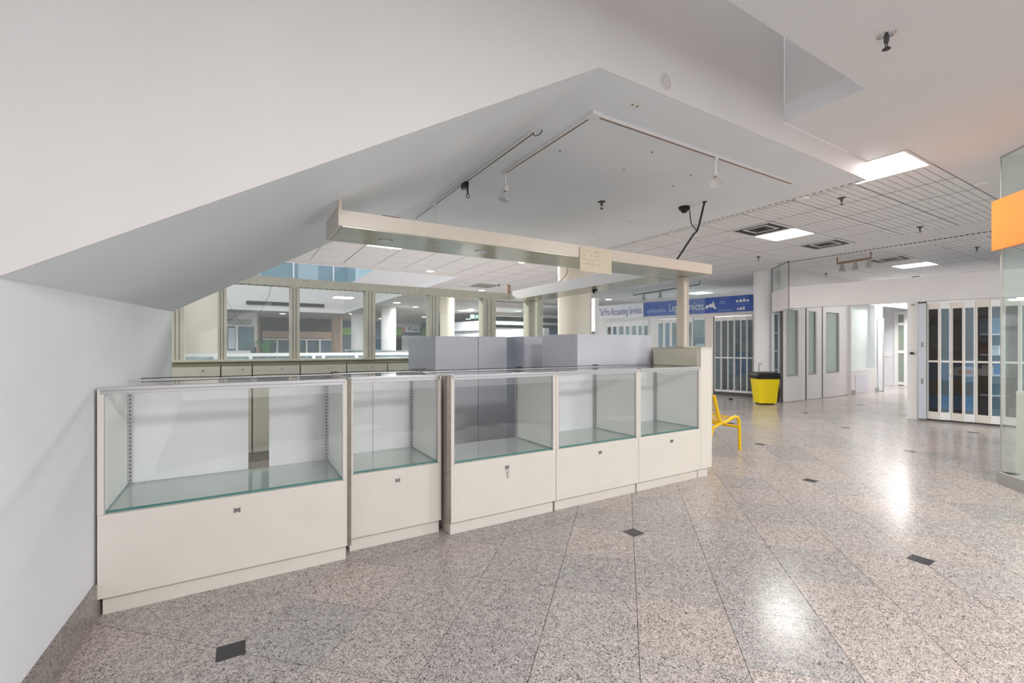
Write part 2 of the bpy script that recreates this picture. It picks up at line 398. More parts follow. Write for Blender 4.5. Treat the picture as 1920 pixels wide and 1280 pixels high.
# plaster marks
p = at_z(1190, 197, ZL)
o = MB().lathe((p[0], p[1], ZL-.003), [(.045, 0), (.05, .004)], 20).build('ceiling_patch_plate', M['white'], loc=p)
tag(o, 'round white blanking plate with two dark screw holes on the lowered ceiling', 'plate')
for dx in (-.02, .02): MB().lathe((p[0]+dx, p[1], ZL-.005), [(.006, 0), (.006, .003)], 8).build('screw', M['slot'], o)
x = x_on(1248, 0); zc = z_at(153, x, 0)
o = MB().lathe((x, -.0005, zc), [(.05, 0), (.042, .0025)], 14, (0, -1, 0)).build('wall_patch', M['scuff'], loc=(x, 0, zc))
tag(o, 'scuffed unpainted plaster repair on the upper white bulkhead', 'wall patch')
pins = [(1050, 283), (1170, 318), (1222, 285), (1295, 328), (1183, 415), (1113, 438), (1262, 348)]
for i, (a, b) in enumerate(pins):
    p = at_z(a, b, ZL)
    o = MB().lathe((p[0], p[1], ZL-.006), [(.003, 0), (.007, .006)], 8).build('ceiling_pin', M['slot'], loc=p)
    tag(o, 'tiny dark screw head in the lowered ceiling, ' + ['inside the corner of the L-shaped track', 'midway between the two spotlights', 'beside the long arm of the L-shaped track', 'left of the tilted spotlight bulb', 'below the middle sprinkler, to its right', 'straight below the middle sprinkler', 'between tilted spotlight and dome camera'][i], 'screw', 'screw heads in the lowered ceiling')

# ------------------------------------------------------------------ display cases
ZT = 1.022
def case(x0, x1, yf, label, dep=.53, left_trim=None, right_trim=None, doors=((0, .52, 0), (.48, 1, 1)), zsh=.462, keys=False):
    t = thing('display_case', ((x0+x1)/2, yf+dep/2, 0), label, 'display case', 'row of glass display cases')
    yb = yf+dep; sw = .024
    MB().box(x0+.012, x1-.003, yf+.035, yb-.03, 0, .088).build('plinth', M['lam'], t, .002)
    fp = MB().box(x0+.001, x1-.001, yf, yf+.018, .088, zsh-.006).build('front_panel', M['lam'], t, .0015)
    cx = (x0+x1)/2; zl = zsh-.075
    lk = MB()
    lk.prism([(cx-.013, zl-.013), (cx-.004, zl-.006), (cx+.004, zl-.006), (cx+.013, zl-.013), (cx+.013, zl+.013), (cx+.004, zl+.007), (cx-.004, zl+.007), (cx-.013, zl+.013)], yf-.007, yf)
    lk.build('lock_plate', M['steel'], fp)
    if keys:
        pts = [(cx+.003+.011*math.sin(a), yf-.008, zl-.03-.016*math.cos(a)+.0) for a in [k*math.pi/6 for k in range(13)]]
        MB().tube(pts, .0012, 6).box(cx, cx+.006, yf-.009, yf-.007, zl-.075, zl-.03).build('key_ring', M['alu'], fp)
    for (a, b) in ((x0, x0+sw), (x1-sw, x1)):
        MB().box(a+.0005, b-.0005, yf+.018, yb, .088, zsh-.006).box(a+.0005, b-.0005, yf+.001, yb, zsh-.005, ZT-.006).build('side_panel', M['lam'], t, .001)
    # inner lining
    MB().box(x0+sw, x0+sw+.003, yf+.03, yb-.005, zsh, ZT-.03).build('side_lining', M['liner'], t)
    MB().box(x1-sw-.003, x1-sw, yf+.03, yb-.005, zsh, ZT-.03).build('side_lining', M['liner'], t)
    MB().box(x0+sw, x1-sw, yf+.02, yb-.012, zsh-.022, zsh-.002).build('deck', M['liner'], t)
    MB().box(x0+sw, x1-sw, yf+.02, yb-.012, .088, .10).build('bottom_board', M['lam'], t)
    gs = MB().box(x0+sw+.004, x1-sw-.004, yf+.018, yb-.03, zsh-.001, zsh+.007).build('glass_shelf', G_shelf, t)
    MB().box(x0+sw+.004, x1-sw-.004, yf+.013, yf+.018, zsh-.002, zsh+.008).box(x0+sw+.003, x0+sw+.006, yf+.018, yb-.04, zsh-.0, zsh+.0075).box(x1-sw-.006, x1-sw-.003, yf+.018, yb-.04, zsh-.0, zsh+.0075).build('green_edge', M['gedge'], gs)
    MB().box(x0+sw, x1-sw, yf+.004, yf+.009, zsh+.0, ZT-.03).build('front_glass', G_clear, t)
    for e0 in (x0+sw-.001, x1-sw-.004): MB().box(e0, e0+.005, yf+.002, yf+.01, zsh, ZT-.03).build('glass_edge_strip', M['alu'], t)
    rl = MB().box(x0+sw*.5, x1-sw*.5, yf-.006, yf+.030, ZT-.016, ZT).box(x0+sw*.5, x1-sw*.5, yf-.002, yf+.012, ZT-.032, ZT-.0165).build('top_rail', M['alu'], t, .001)
    sl = MB(); n = int((x1-x0)/.085)
    for k in range(n):
        sx = x0+.05+k*.085; sl.box(sx, sx+.035, yf+.035, yf+.040, ZT-.004, ZT-.0005)
    q = sl.build('rail_dash', M['slot'], rl); q['kind'] = 'stuff'  # row of short dark dashes along the top, just behind the rail
    MB().box(x0+.004, x1-.004, yf+.0305, yb-.012, ZT-.012, ZT-.005).build('top_glass', G_clear, t)
    MB().box(x0+.004, x1-.004, yb-.012, yb, ZT-.03, ZT-.003).build('rear_rail', M['alu'], t)
    MB().box(x0+sw, x1-sw, yb-.04, yb-.005, ZT-.05, ZT-.031).build('rear_header', M['alu'], t)
    for sx in (x0+sw+.004, x1-sw-.022):
        st = MB().box(sx, sx+.018, yb-.045, yb-.036, zsh+.008, ZT-.05).build('shelf_standard', M['alu'], t)
        so = MB()
        for k in range(24):
            zz = zsh+.02+k*.0205
            if zz+.012 < ZT-.05: so.box(sx+.0065, sx+.0115, yb-.0462, yb-.0448, zz, zz+.011)
        q = so.build('standard_slot', M['slot'], st); q['kind'] = 'stuff'
    W = x1-x0-2*sw
    for a, b, k in doors:
        MB().box(x0+sw+W*a, x0+sw+W*b, yb-.03+k*.012, yb-.022+k*.012, zsh+.001, ZT-.05).build('sliding_door', M['door'], t)
    if left_trim: MB().box(x0-left_trim, x0, yf-.006, yf+.02, .088, ZT-.002).build('edge_trim', M['aludark'], t)
    if right_trim: MB().box(x1, x1+right_trim, yf-.006, yf+.02, .088, ZT+.004).build('edge_trim', M['aludark'], t)
    return t
Y1 = .80
c1x0, c1x1 = .045, x_on(652, Y1)
c2y = .885; c2x0 = c1x1+.022; c2x1 = x_on(829, c2y)-.004
c3x0 = x_on(845, Y1); c3x1 = x_on(1042.5, Y1); c4x1 = x_on(1197.5, Y1); c5x1 = x_on(1314, Y1)
case(c1x0, c1x1, Y1, 'widest cream display case, beside the left wall, rear door slid half open', right_trim=.018, doors=((0, .555, 0), (.665, 1, 1)))
case(c2x0, c2x1, c2y, 'narrowest display case, set back between the widest case and its neighbour', doors=((0, .5, 1), (.46, 1, 0)))
case(c3x0, c3x1, Y1, 'middle display case with a key ring hanging from its lock and no rear doors', left_trim=.028, doors=(), keys=True)
case(c3x1+.002, c4x1, Y1, 'display case just right of the one with the key ring', doors=((0, .52, 0), (.48, .99, 1)))
case(c4x1+.002, c5x1, Y1, 'display case at the far right end, against the tall end pedestal', doors=((0, .52, 0), (.48, .99, 1)))
# filler strip by case 3
x6 = x_on(1335, Y1)
ped = thing('end_pedestal', ((c5x1+x6)/2, 1.07, 0), 'tall cream end pedestal closing the right end of the display cases, post on top', 'pedestal')
MB().box(c5x1+.002, x6, Y1, Y1+.54, .088, 1.185).build('body', M['lam'], ped, .002)
MB().box(c5x1+.006, x6-.02, Y1+.035, Y1+.52, 0, .088).build('plinth', M['lam'], ped)
MB().box(c5x1-.004, x6+.004, Y1-.004, Y1+.544, 1.185, 1.197).build('top_board', M['lamdark'], ped)
MB().box(c5x1-.012, c5x1+.002, Y1+.03, Y1+.54, ZT+.002, 1.185).build('inner_face', M['lamdark'], ped)
# post
pc = at_d(1280, 650, 4.377)
post = thing('canopy_post', (pc[0], pc[1], 1.197), 'slender cream post standing on the end pedestal and holding the canopy', 'post')
px_, py_ = min(pc[0], x6-.06), pc[1]
q = MB().box(px_-.04, px_+.04, py_-.04, py_+.04, 1.205, 1.868)
for k in (-1, 1):
    q.box(px_+k*.028-.006, px_+k*.028+.006, py_-.046, py_-.04, 1.205, 1.868)
q.build('shaft', M['beam'], post, .003)
MB().box(px_-.09, px_+.09, py_-.08, py_+.08, 1.197, 1.205).build('base_plate', M['lamdark'], post)
# cable along the rear rails with wire clips
pts = []
for k in range(30):
    x = .12+k*(c5x1-.2)/29; pts.append((x, Y1+.53+.006+(.085 if c2x0-.02 < x < c2x1 else 0)*.9, ZT+.004+.0015*math.sin(k*1.7)))
tag(MB().tube(smooth_path(pts, 2), .0024, 6).build('cable', M['rubber']), 'thin black cable lying along the rear top edge of the display cases', 'cable')
for n_, (a, b) in enumerate(((625, 692), (783, 693), (797, 692), (972, 690), (1115, 686))):
    x = x_on(a, Y1+.5); y = Y1+.5+(.08 if n_ in (1, 2) else 0)
    pts = [(x-.02+.02*k/3+.006*math.sin(k*2.1+n_), y+.012*math.cos(k*1.9), ZT+.004+.014*abs(math.sin(k*.9+n_*.7))) for k in range(9)]
    lab = ['twisted bent wire clip on the widest display case', 'hooked wire clip at the rear of the narrowest display case, nearer the wall', 'looped wire clip at the rear corner of the narrowest display case',
           'wire clip on the rear of the middle display case', 'double wire clip on the case right of the middle one'][n_]
    tag(MB().tube(smooth_path(pts, 3), .0022, 6).build('wire_clip', M['rubber'], loc=(x, y, ZT)), lab, 'wire clip', 'wire clips along the cable')

# ------------------------------------------------------------------ white units behind the cases
def unit(x0, x1, y0, y1, h, m, label, seam=False):
    t = thing('storage_cabinet', ((x0+x1)/2, (y0+y1)/2, 0), label, 'cabinet', 'white cabinets behind the display cases')
    MB().box(x0, x1, y0+.018, y1, .0, h).build('carcass', m, t, .002)
    MB().box(x0+.003, x1-.003, y0, y0+.0175, .08, h-.002).build('door', M['boxw'], t, .0015)
    return t
ax = x_on(816, 1.72+.8-.31)
ya = 2.50
ax0 = x_on(816, ya); ax1 = x_on(897, ya); ax2 = x_on(951, ya)
unit(ax0, ax1-.001, ya, 3.35, z_at(629.7, ax0, ya), M['boxg'], 'white cabinet standing alone at the left of the kiosk, pale blue side panel showing')
unit(ax1+.001, ax2, ya+.004, 3.0, z_at(630.3, ax1, ya), M['boxg'], 'narrow white cabinet joined to the right side of the leftmost white one')
yc = 2.32; unit(x_on(983, yc), x_on(983, yc)+.42, yc, 2.85, z_at(630.5, x_on(983, yc), yc), M['boxg'], 'set-back white cabinet in the gap between the two large ones')
yd = 1.44; unit(x_on(1082, yd), 4.25, yd, 2.0, z_at(625.6, x_on(1082, yd), yd), M['boxw'], 'widest white cabinet, directly behind the right-hand display cases')

# ------------------------------------------------------------------ kiosk canopy ring
CX0, CX1, CY0, CY1 = 1.07, 4.34, .80, 3.73
ZB, ZC = 1.87, 1.962
can = thing('kiosk_canopy', (CX1-.2, CY0+.2, ZB), 'cream rectangular canopy ring with glossy olive underside above the display cases', 'canopy')
def beam(x0, x1, y0, y1, nm, dark=True):
    o = MB().box(x0, x1, y0, y1, ZB+.004, ZC).build(nm, M['beam'], can, .001)
    MB().box(x0+.004, x1-.004, y0+.004, y1-.004, ZB, ZB+.004).build('soffit', M['under'], o)
    return o
nbm = beam(CX0, CX1, CY0, CY0+.40, 'near_beam')
for k, a in enumerate((722, 902)):
    p = at_z(a, 451 if k == 0 else 471, ZB)
    MB().lathe((p[0], p[1], ZB-.004), [(.03, .0), (.045, .0), (.045, .004), (.03, .004)], 24).build('downlight_ring', M['alu'], nbm)
beam(CX1-.42, CX1, CY0+.401, CY1-.0, 'side_beam')
fb = MB().box(-.02, CX1, CY1, CY1+.14, ZB, ZC).build('far_beam', M['frame'], can, .001)
so = MB()
for k in range(58): so.box(.1+k*.07, .1+k*.07+.042, CY1+.03, CY1+.06, ZB-.001, ZB+.002)
q = so.build('vent_slot', M['slot'], fb); q['kind'] = 'stuff'
MB().box(CX0-.02, CX0, CY0-.012, CY0+.02, ZB-.0, ZC+.06).box(CX0-.02, CX0, CY0+.02, CY0+.4, ZB, ZC+.02).build('end_board', M['beam'], can)
MB().box(CX1-.425, CX1-.42, CY0+.40, CY1, ZB-.002, ZC+.03).build('lit_inner_face', M['white'], can)  # white sheet puts the lit look of the beam's inner face into colour
# bits on the canopy
x = x_on(733, CY0+.05)
tag(MB().box(x_on(716, CY0+.05), x_on(748, CY0+.05), CY0+.03, CY0+.09, ZC, ZC+.013).build('wood_offcut', M['brown']), 'short red-brown strip lying on top of the canopy near its left end', 'strip')
p = at_d(984, 541, 6.15)
tag(MB().box(p[0]-.03, p[0]+.03, CY1+.02, CY1+.05, ZC, ZC+.13).build('wood_batten', M['wood']), 'short tan wooden batten standing on the far beam of the canopy', 'batten')
xa, xb = x_on(1087, CY0-.006), x_on(1146, CY0-.006)
note = tag(MB().box(xa, xb, CY0-.010, CY0-.004, z_at(508, xa, CY0), z_at(462.5, xa, CY0)).build('paper_notice', M['paper'], loc=((xa+xb)/2, CY0-.006, ZC-.1)), 'cream paper notice with faint writing fixed to the front of the canopy', 'notice')
sc = MB()
for r in range(4):
    for k in range(7):
        if random.random() < .75:
            sx = xa+.03+k*.024; zz = ZC-.045-r*.032
            sc.box(sx, sx+random.uniform(.004, .018), CY0-.0108, CY0-.0101, zz, zz+random.uniform(.002, .012))
sc.build('faint_writing', M['pencil'], note)
# cables over canopy
p0 = (x_on(1063, 3.0), 3.0); a = at_d(1064, 499, 5.6)
pts = [at_d(1064, 499, 5.4), at_d(1063, 512, 5.5), at_d(1052, 525, 5.7), at_d(1030, 538, 6.0), at_d(1005, 550, 6.4)]
tag(MB().tube(smooth_path(pts), .004, 6).build('cable', M['darkgrey']), 'thin grey wire drooping from the canopy to its far corner', 'cable')
yw_ = CY1+.03; P3 = lambda a, b: (x_on(a, yw_), yw_, z_at(b, x_on(a, yw_), yw_))
pts = [(x_on(508, yw_), yw_, ZB), P3(505, 552), P3(500, 562), P3(486, 588)]
tag(MB().tube(smooth_path(pts), .002, 5).build('loose_wire', M['darkgrey']), 'loose wire hanging straight down from the far beam into the second opening', 'wire')
pts = [P3(424, 562), P3(434, 578), P3(444, 596), P3(457, 608)]
tag(MB().tube(smooth_path(pts), .002, 5).build('loose_wire', M['darkgrey']), 'loose wire trailing diagonally beside the second mullion from the wall', 'wire')

# ------------------------------------------------------------------ far window frame of the kiosk
ws = thing('kiosk_window_frame', (2.1, CY1, 1.03), 'olive-beige slotted window frame along the far side of the kiosk', 'window frame')
mull = [(321, 345), (408, 425), (544, 562), (686, 704), (806, 823), (906, 930), (991, 1004), (1012, 1018)]
for n_, (a, b) in enumerate(mull):
    xa, xb = x_on(a, CY1), x_on(b, CY1)
    zt = min(ZB, 1.40+SL*xb+5)
    m = MB().box(xa, xb, CY1, CY1+.14, 1.065, ZB-.001).build('mullion', M['frame'], ws, .002)
    g = MB()
    for f in (.3, .62):
        xx = xa+(xb-xa)*f; g.box(xx-.004, xx+.004, CY1-.0015, CY1+.0005, 1.07, ZB-.01)
    g.build('groove', M['frameD'], m)
xs = x_on(321, CY1)
MB().box(xs, CX1, CY1-.03, CY1+.17, 1.045, 1.065).build('sill', M['frame'], ws, .002)
MB().box(xs, CX1, CY1-.01, CY1+.15, 1.03, 1.045).build('lower_sill', M['frameD'], ws)
for n_ in range(len(mull)-1):
    a, b = x_on(mull[n_][1], CY1), x_on(mull[n_+1][0], CY1)
    MB().box(a, b, CY1+.06, CY1+.066, 1.065, ZB-.001).build('pane', G_store, ws)
# right side pane
gp = thing('side_glass_pane', (CX1, 2.3, 1.2), 'clear glass screen closing the right side of the kiosk below the canopy', 'glass screen')
MB().box(CX1-.04, CX1-.032, y_on(1321, CX1-.036), CY1, 1.2, ZB-.003).build('pane', glass('side_pane_glass', (.96, .985, .99), 1.0, .05, (.7, .8, .84)), gp)
struct(MB().box(CX1-.05, CX1-.02, Y1+.56, CY1, 0, 1.195).build('wall_kiosk_side', M['lam']))
# low cabinets under that frame
bnd = [321, 414, 473, 563, 650, 727, 800, 862, 925, 985]
names = ['first', 'second', 'third', 'fourth', 'fifth', 'sixth', 'seventh', 'eighth', 'ninth']
for n_ in range(len(bnd)-1):
    a, b = x_on(bnd[n_], 3.6), x_on(bnd[n_+1], 3.6)
    t = thing('base_cabinet', ((a+b)/2, 3.8, 0), 'low beige cabinet under the far window frame, %s from the left wall' % names[n_], 'cabinet', 'low cabinets under the window frame')
    MB().box(a+.002, b-.002, 3.62, 4.0, .0, 1.028).build('carcass', M['frameD'], t)
    d = MB().box(a+.006, b-.006, 3.60, 3.618, .10, 1.0).build('door', M['frame'], t, .0015)
    MB().lathe(((a+b)/2+.05, 3.60, .962), [(.009, 0), (.009, .006)], 10, (0, -1, 0)).build('lock', M['steel'], d)

# ------------------------------------------------------------------ track lights
def track(a, b, z=ZL, nm='rail'):
    return MB().wall(a, b, .034, z-.018, z, off=-.017), MB().wall(a, b, .010, z-.0195, z-.0178, off=-.005)
tk = thing('light_track', (2.36, 2.0, ZL), 'straight lighting track beside the slope, frayed wire at its near end', 'light track')
A, B = at_z(1000, 245, ZL), at_z(790, 408, ZL)
m1, m2 = track(A[:2], (A[0], B[1])); r = m1.build('rail', M['white'], tk); m2.build('slot', M['darkgrey'], r)
pts = smooth_path([(A[0], A[1], ZL-.01), (A[0]-.01, A[1]-.03, ZL-.05), (A[0]+.03, A[1]-.04, ZL-.03), (A[0]+.04, A[1]-.05, ZL-.005)])
MB().tube(pts, .003, 6).build('frayed_wire', M['rubber'], tk)
c = at_z(878, 340, ZL)
cn = thing('track_connector', (A[0], c[1], ZL-.02), 'black plug-in track connector with a dangling loop', 'connector')
MB().box(A[0]-.025, A[0]+.02, c[1]-.04, c[1]+.04, ZL-.075, ZL-.02).build('body', M['blackp'], cn, .006)
MB().tube([(A[0]+.01, c[1]-.03, ZL-.05), (A[0]+.01, c[1]-.035, ZL-.13)], .008, 6).tube([(A[0]+.01-.014*math.sin(k*math.pi/5), c[1]-.035, ZL-.145+.018*math.cos(k*math.pi/5)) for k in range(11)], .004, 6).build('loop', M['blackp'], cn)
c = at_z(825, 381, ZL)
cn = thing('bare_lamp_hanger', (A[0], c[1], ZL-.02), 'short white lamp stem without its lamp at the far end of the straight track', 'lamp stem')
MB().box(A[0]-.012, A[0]+.012, c[1]-.03, c[1]+.03, ZL-.04, ZL-.02).cyl((A[0], c[1], ZL-.08), (A[0], c[1], ZL-.03), .009).build('adapter', M['white'], cn)
MB().box(A[0]-.012, A[0]+.012, c[1]-.012, c[1]+.012, ZL-.215, ZL-.08).build('stem', M['white'], cn)
c0_, c1_, c2_ = at_z(1113, 212, ZL), at_z(958, 323, ZL), at_z(1480, 342, ZL)
tk = thing('light_track', (c0_[0], c0_[1], ZL), 'L-shaped lighting track around the corner of the lowered ceiling', 'light track')
for a, b in (((c0_[0], c0_[1]), (c0_[0], c1_[1])), ((c0_[0], c0_[1]), (c2_[0], c0_[1]))):
    m1, m2 = track(a, b); r = m1.build('rail', M['white'], tk); m2.build('slot', mat('copper_slot', (120, 86, 66), .5), r)
MB().box(c0_[0]-.03, c0_[0]+.05, c0_[1]-.03, c0_[1]+.05, ZL-.021, ZL).build('corner_joint', M['white'], tk)
def spot(x, y, ax, label, L=.13):
    t = thing('track_spotlight', (x, y, ZL-.02), label, 'spotlight', 'spotlights on the L-shaped track')
    MB().box(x-.014, x+.014, y-.02, y+.02, ZL-.045, ZL-.019).build('adapter', M['white'], t, .002)
    MB().box(x-.008, x+.008, y-.006, y+.006, ZL-.045-L, ZL-.045).build('stem', M['white'], t)
    ax = Vector(ax).normalized(); p = Vector((x, y, ZL-.045-L+.01))
    h = MB().lathe(p-ax*.05, [(.016, 0), (.02, .015), (.02, .05), (.014, .052), (.014, .06)], 16, ax).build('lamp_holder', M['white'], t)
    MB().lathe(p-ax*(-.01), [(.0145, 0), (.0145, .012)], 12, ax).build('brass_cap', mat('brass', (170, 130, 80), .4, .8), h)
    MB().lathe(p+ax*.022, [(.015, 0), (.022, .015), (.046, .055), (.048, .062), (.044, .062), (.03, .055), (.001, .052)], 24, ax).build('reflector_bulb', mat('bulb_glass', (225, 226, 228), .15, .2), t)
spot(c0_[0], c1_[1], (-.25, -.1, -1), 'white spotlight pointing down at the end of the L-shaped track nearer the slope')
c = at_z(1334, 294, ZL)
spot(c[0], c0_[1], (-.42, -.45, -1), 'white spotlight tilted forwards on the long arm of the L-shaped track')

# dome camera, hanging cable
c = at_z(1283, 388, ZL)
t = thing('dome_camera', (c[0], c[1], ZL), 'small black security camera on the lowered ceiling', 'camera')
MB().lathe((c[0], c[1], ZL-.03), [(.05, 0), (.06, .012), (.06, .03)], 24).build('base', M['blackp'], t)
MB().lathe((c[0], c[1], ZL-.068), [(.004, 0), (.025, .008), (.038, .025), (.04, .04)], 20).build('lens_ball', M['blackp'], t)
D = depth(*at_z(1320, 378, ZL)[:2])
t = thing('hanging_cable', at_z(1320, 378, ZL), 'thick black cable hanging from the lowered ceiling with a side branch to the camera', 'cable')
MB().tube(smooth_path([at_z(1321, 378, ZL), at_d(1316, 400, D-.02), at_d(1308, 430, D-.04), at_d(1300, 440, D-.06), at_d(1288, 458, D-.1), at_d(1269, 487, D-.14)]), .0095, 8).build('cable', M['rubber'], t)
MB().tube(smooth_path([at_z(1292, 389, ZL), at_d(1294, 403, D-.02), at_d(1296, 418, D-.04), at_d(1306, 432, D-.05)]), .005, 8).build('branch', M['rubber'], t)
p = at_z(1321, 378, ZL); MB().lathe((p[0], p[1], ZL-.006), [(.022, 0), (.024, .006)], 12).build('flange', M['rubber'], t)

# ------------------------------------------------------------------ sprinklers
def sprinkler(x, y, z, label, big=False, m=None):
    t = thing('sprinkler', (x, y, z), label, 'sprinkler', 'ceiling sprinklers')
    m = m or M['steel']; k = 1.0
    MB().lathe((x, y, z-.006), [(.034, .0), (.043, .006)], 24).build('escutcheon', m, t)
    MB().lathe((x, y, z-.04), [(.010, 0), (.013, .01), (.013, .034)], 12).build('body', M['darkgrey'], t)
    MB().tube([(x-.012, y, z-.038), (x-.014, y, z-.058), (x-.004, y, z-.07)], .003, 6).tube([(x+.012, y, z-.038), (x+.014, y, z-.058), (x+.004, y, z-.07)], .003, 6).build('frame_arm', M['darkgrey'], t)
    MB().lathe((x, y, z-.076), [(.019, 0), (.019, .003), (.005, .008)], 16).build('deflector', M['blackp'], t)
p = at_z(1662, 66, ZR); sprinkler(p[0], p[1], ZR, 'chrome sprinkler on the plain ceiling above the corridor, nearest of all', m=mat('chrome', (200, 200, 205), .1, 1))
p = at_z(1128, 378, ZL); sprinkler(p[0], p[1], ZL, 'sprinkler in the middle of the lowered kiosk ceiling', m=M['darkgrey'])
for (a, b, lab) in ((1578, 371, 'sprinkler in the tile ceiling in front of the closest lit panel'), (1725, 425, 'sprinkler in the tile ceiling above the long dashed trim'),
                    (1422, 481, 'sprinkler near the white column beyond the kiosk'), (1832, 463, 'sprinkler beyond the dashed trim beside the orange sign'),
                    (1549, 512, 'sprinkler above the white header of the corridor opening'), (936, 533, 'sprinkler beyond the kiosk beside the grey square vent')):
    p = at_z(a, b, ZR); sprinkler(p[0], p[1], ZR, lab, m=M['darkgrey'])
p = at_z(1840, 344, ZR)
tag(MB().lathe((p[0], p[1], ZR-.02), [(.04, 0), (.05, .008), (.052, .02)], 24).build('smoke_detector', M['white'], loc=p), 'round white smoke detector beside the tile ceiling near the orange sign', 'detector')
p = at_z(1497, 367, ZR)
p = at_z(1497, 366, ZR)
tag(MB().lathe((p[0]+.1, p[1], ZR-.035), [(.05, 0), (.06, .012), (.06, .035)], 24).build('smoke_detector', M['white'], loc=(p[0]+.1, p[1], ZR)), 'round white smoke detector just beyond the edge of the lowered ceiling', 'detector')

# ------------------------------------------------------------------ ceiling light panels, downlights and vents
def panel(cx, cy, sx, sy, label, z=ZR, pw=16):
    t = thing('light_panel', (cx, cy, z), label, 'ceiling light', 'lit ceiling panels')
    f = .02
    MB().box(cx-sx, cx+sx, cy-sy, cy-sy+f, z-.006, z+.01).box(cx-sx, cx+sx, cy+sy-f, cy+sy, z-.006, z+.01).box(cx-sx, cx-sx+f, cy-sy+f, cy+sy-f, z-.006, z+.01).box(cx+sx-f, cx+sx, cy-sy+f, cy+sy-f, z-.006, z+.01).build('frame', M['white'], t)
    MB().box(cx-sx+f, cx+sx-f, cy-sy+f, cy+sy-f, z-.002, z+.008).build('diffuser', M['lamp'], t)
    area('light_panel_glow', (cx, cy, z-.02), sx*1.8, pw).parent = None
h = .302
for (cx, cy), lab in zip(lamp_cells, ('square lit ceiling panel at the end of the white bulkhead', 'square lit ceiling panel beyond the hanging black cable', 'square lit ceiling panel above the white corridor header', 'lit ceiling panel seen between the canopy and the sloping soffit')):
    panel(cx, cy, h, h, lab, pw=70 if 'soffit' in lab else 16)
def vent(cx, cy, label, grey=False):
    t = thing('ceiling_vent', (cx, cy, ZR), label, 'vent', 'ceiling air vents')
    MB().box(cx-.3, cx+.3, cy-.3, cy+.3, ZR+.001, ZR+.008).build('back_plate', M['vent'] if grey else M['slot'], t)
    for k in range(4):
        a = .3-k*.065; b = a-.03; z0, z1 = ZR-.012+k*.004, ZR+.001
        m = MB()
        for q in ((cx-a, cx+a, cy-a, cy-b), (cx-a, cx+a, cy+b, cy+a), (cx-a, cx-b, cy-b, cy+b), (cx+b, cx+a, cy-b, cy+b)): m.box(q[0], q[1], q[2], q[3], z0, z1)
        m.build('louvre_ring', M['vent'] if grey else (M['tile'] if k % 2 == 0 else M['darkgrey']), t)
for (cx, cy), lab, g_ in zip(vent_cells, ('square black-slotted air vent beside the lit panel past the hanging cable', 'square black-slotted air vent in front of the dashed ceiling trim', 'square black-slotted air vent beside the lit panel over the corridor header', 'grey square air vent in the ceiling behind the kiosk'), (0, 0, 0, 1)):
    vent(cx, cy, lab, g_)
def down(a, b, label, r=.09, z=ZR):
    p = at_z(a, b, z)
    t = thing('downlight', (p[0], p[1], z), label, 'downlight', 'round downlights behind the kiosk')
    MB().lathe((p[0], p[1], z-.006), [(r*1.0, 0), (r*1.2, .006)], 20).build('trim_ring', M['white'], t)
    MB().lathe((p[0], p[1], z-.010), [(r*.9, 0), (r*.95, .004)], 20).build('lens', M['lampdim'], t)
    if b < 585: area('downlight_glow', (p[0], p[1], z-.02), r*1.8, 42)
DL = [(807, 508, 'downlight in the tile ceiling beside the atrium edge', .08), (978, 491, 'downlight directly beneath the canopy edge left of the paper notice', .07), (903, 544, 'downlight just above the far beam of the canopy', .09),
      (744, 567, 'downlight seen beside the white column in the fourth opening', .14), (779, 575, 'small downlight above the green and orange shop sign', .12), (796, 594, 'faint downlight above the far white shop sign', .16),
      (883, 579, 'downlight above the green exit sign', .13), (878, 598, 'downlight below the green exit sign', .16), (973, 583, 'downlight in the last opening of the window frame', .13),
      (1141, 561, 'downlight above the white shop sign with violet lettering', .11), (660, 588, 'downlight beside the distant white column', .15), (503, 598, 'leftmost distant downlight over the far shops', .16),
      (512, 611, 'dim downlight low over the far shops', .2), (570, 600, 'distant downlight over the tan far column', .18), (530, 588, 'distant downlight at the far edge of the atrium', .15), (955, 591, 'wide distant downlight beside the last mullion', .2)]
for a, b, lab, r in DL: down(a, b, lab, r)
for x, y, pw, lab in FILL_LAMPS:  # added fill lamps, each given a panel on the ceiling
    t = thing('light_panel', (x, y, ZR), lab, 'ceiling light', 'added fill lamp panels')
    MB().box(x-.32, x+.32, y-.32, y+.32, ZR-.012, ZR+.0).build('frame', M['white'], t)
    MB().box(x-.3, x+.3, y-.3, y+.3, ZR-.016, ZR-.0125).build('diffuser', M['lamp'], t)
    area('light_panel_glow', (x, y, ZR-.02), .6, pw)
# rectangular lamp above blue sign
p = at_z(1312, 549, ZR); panel(p[0], p[1], .3, .3, 'lit ceiling panel above the blue shop sign', ZR-.002, 50)

# ------------------------------------------------------------------ generic columns
def column(a, b, Y, m, label, z1=ZR, taper=0):
    p = at_d((a+b)/2, 650, Y); r = (b-a)/2/FP*Y
    t = thing('round_column', (p[0], p[1], 0), label, 'column', 'round columns of the mall')
    MB().lathe((p[0], p[1], 0), [(r, 0), (r, z1)], 48).build('shaft', m, t)
    MB().lathe((p[0], p[1], 0), [(r+.012, 0), (r+.012, .12), (r, .13)], 48).build('base_ring', M['white'], t)
column(1046, 1107, 7.8, M['cream'], 'thick cream round column just behind the kiosk')
column(1415, 1448, 10.15, M['colw'], 'white round column behind the yellow bin', ZR)
column(715, 742, 19, M['colw'], 'white round column seen through the fourth window opening')
column(659, 684, 23, M['colw'], 'white round column, smaller, seen through the third window opening')
column(825, 852, 13.6, M['cream'], 'cream round column seen through the fifth window opening')
column(622, 641, 24.5, M['wood'], 'tan round column beyond the atrium railing')
column(481, 491, 26, M['wood'], 'thin tan round column beside the white far shop')
column(353, 406, 13.5, M['cream'], 'broad cream round column next to the left wall')

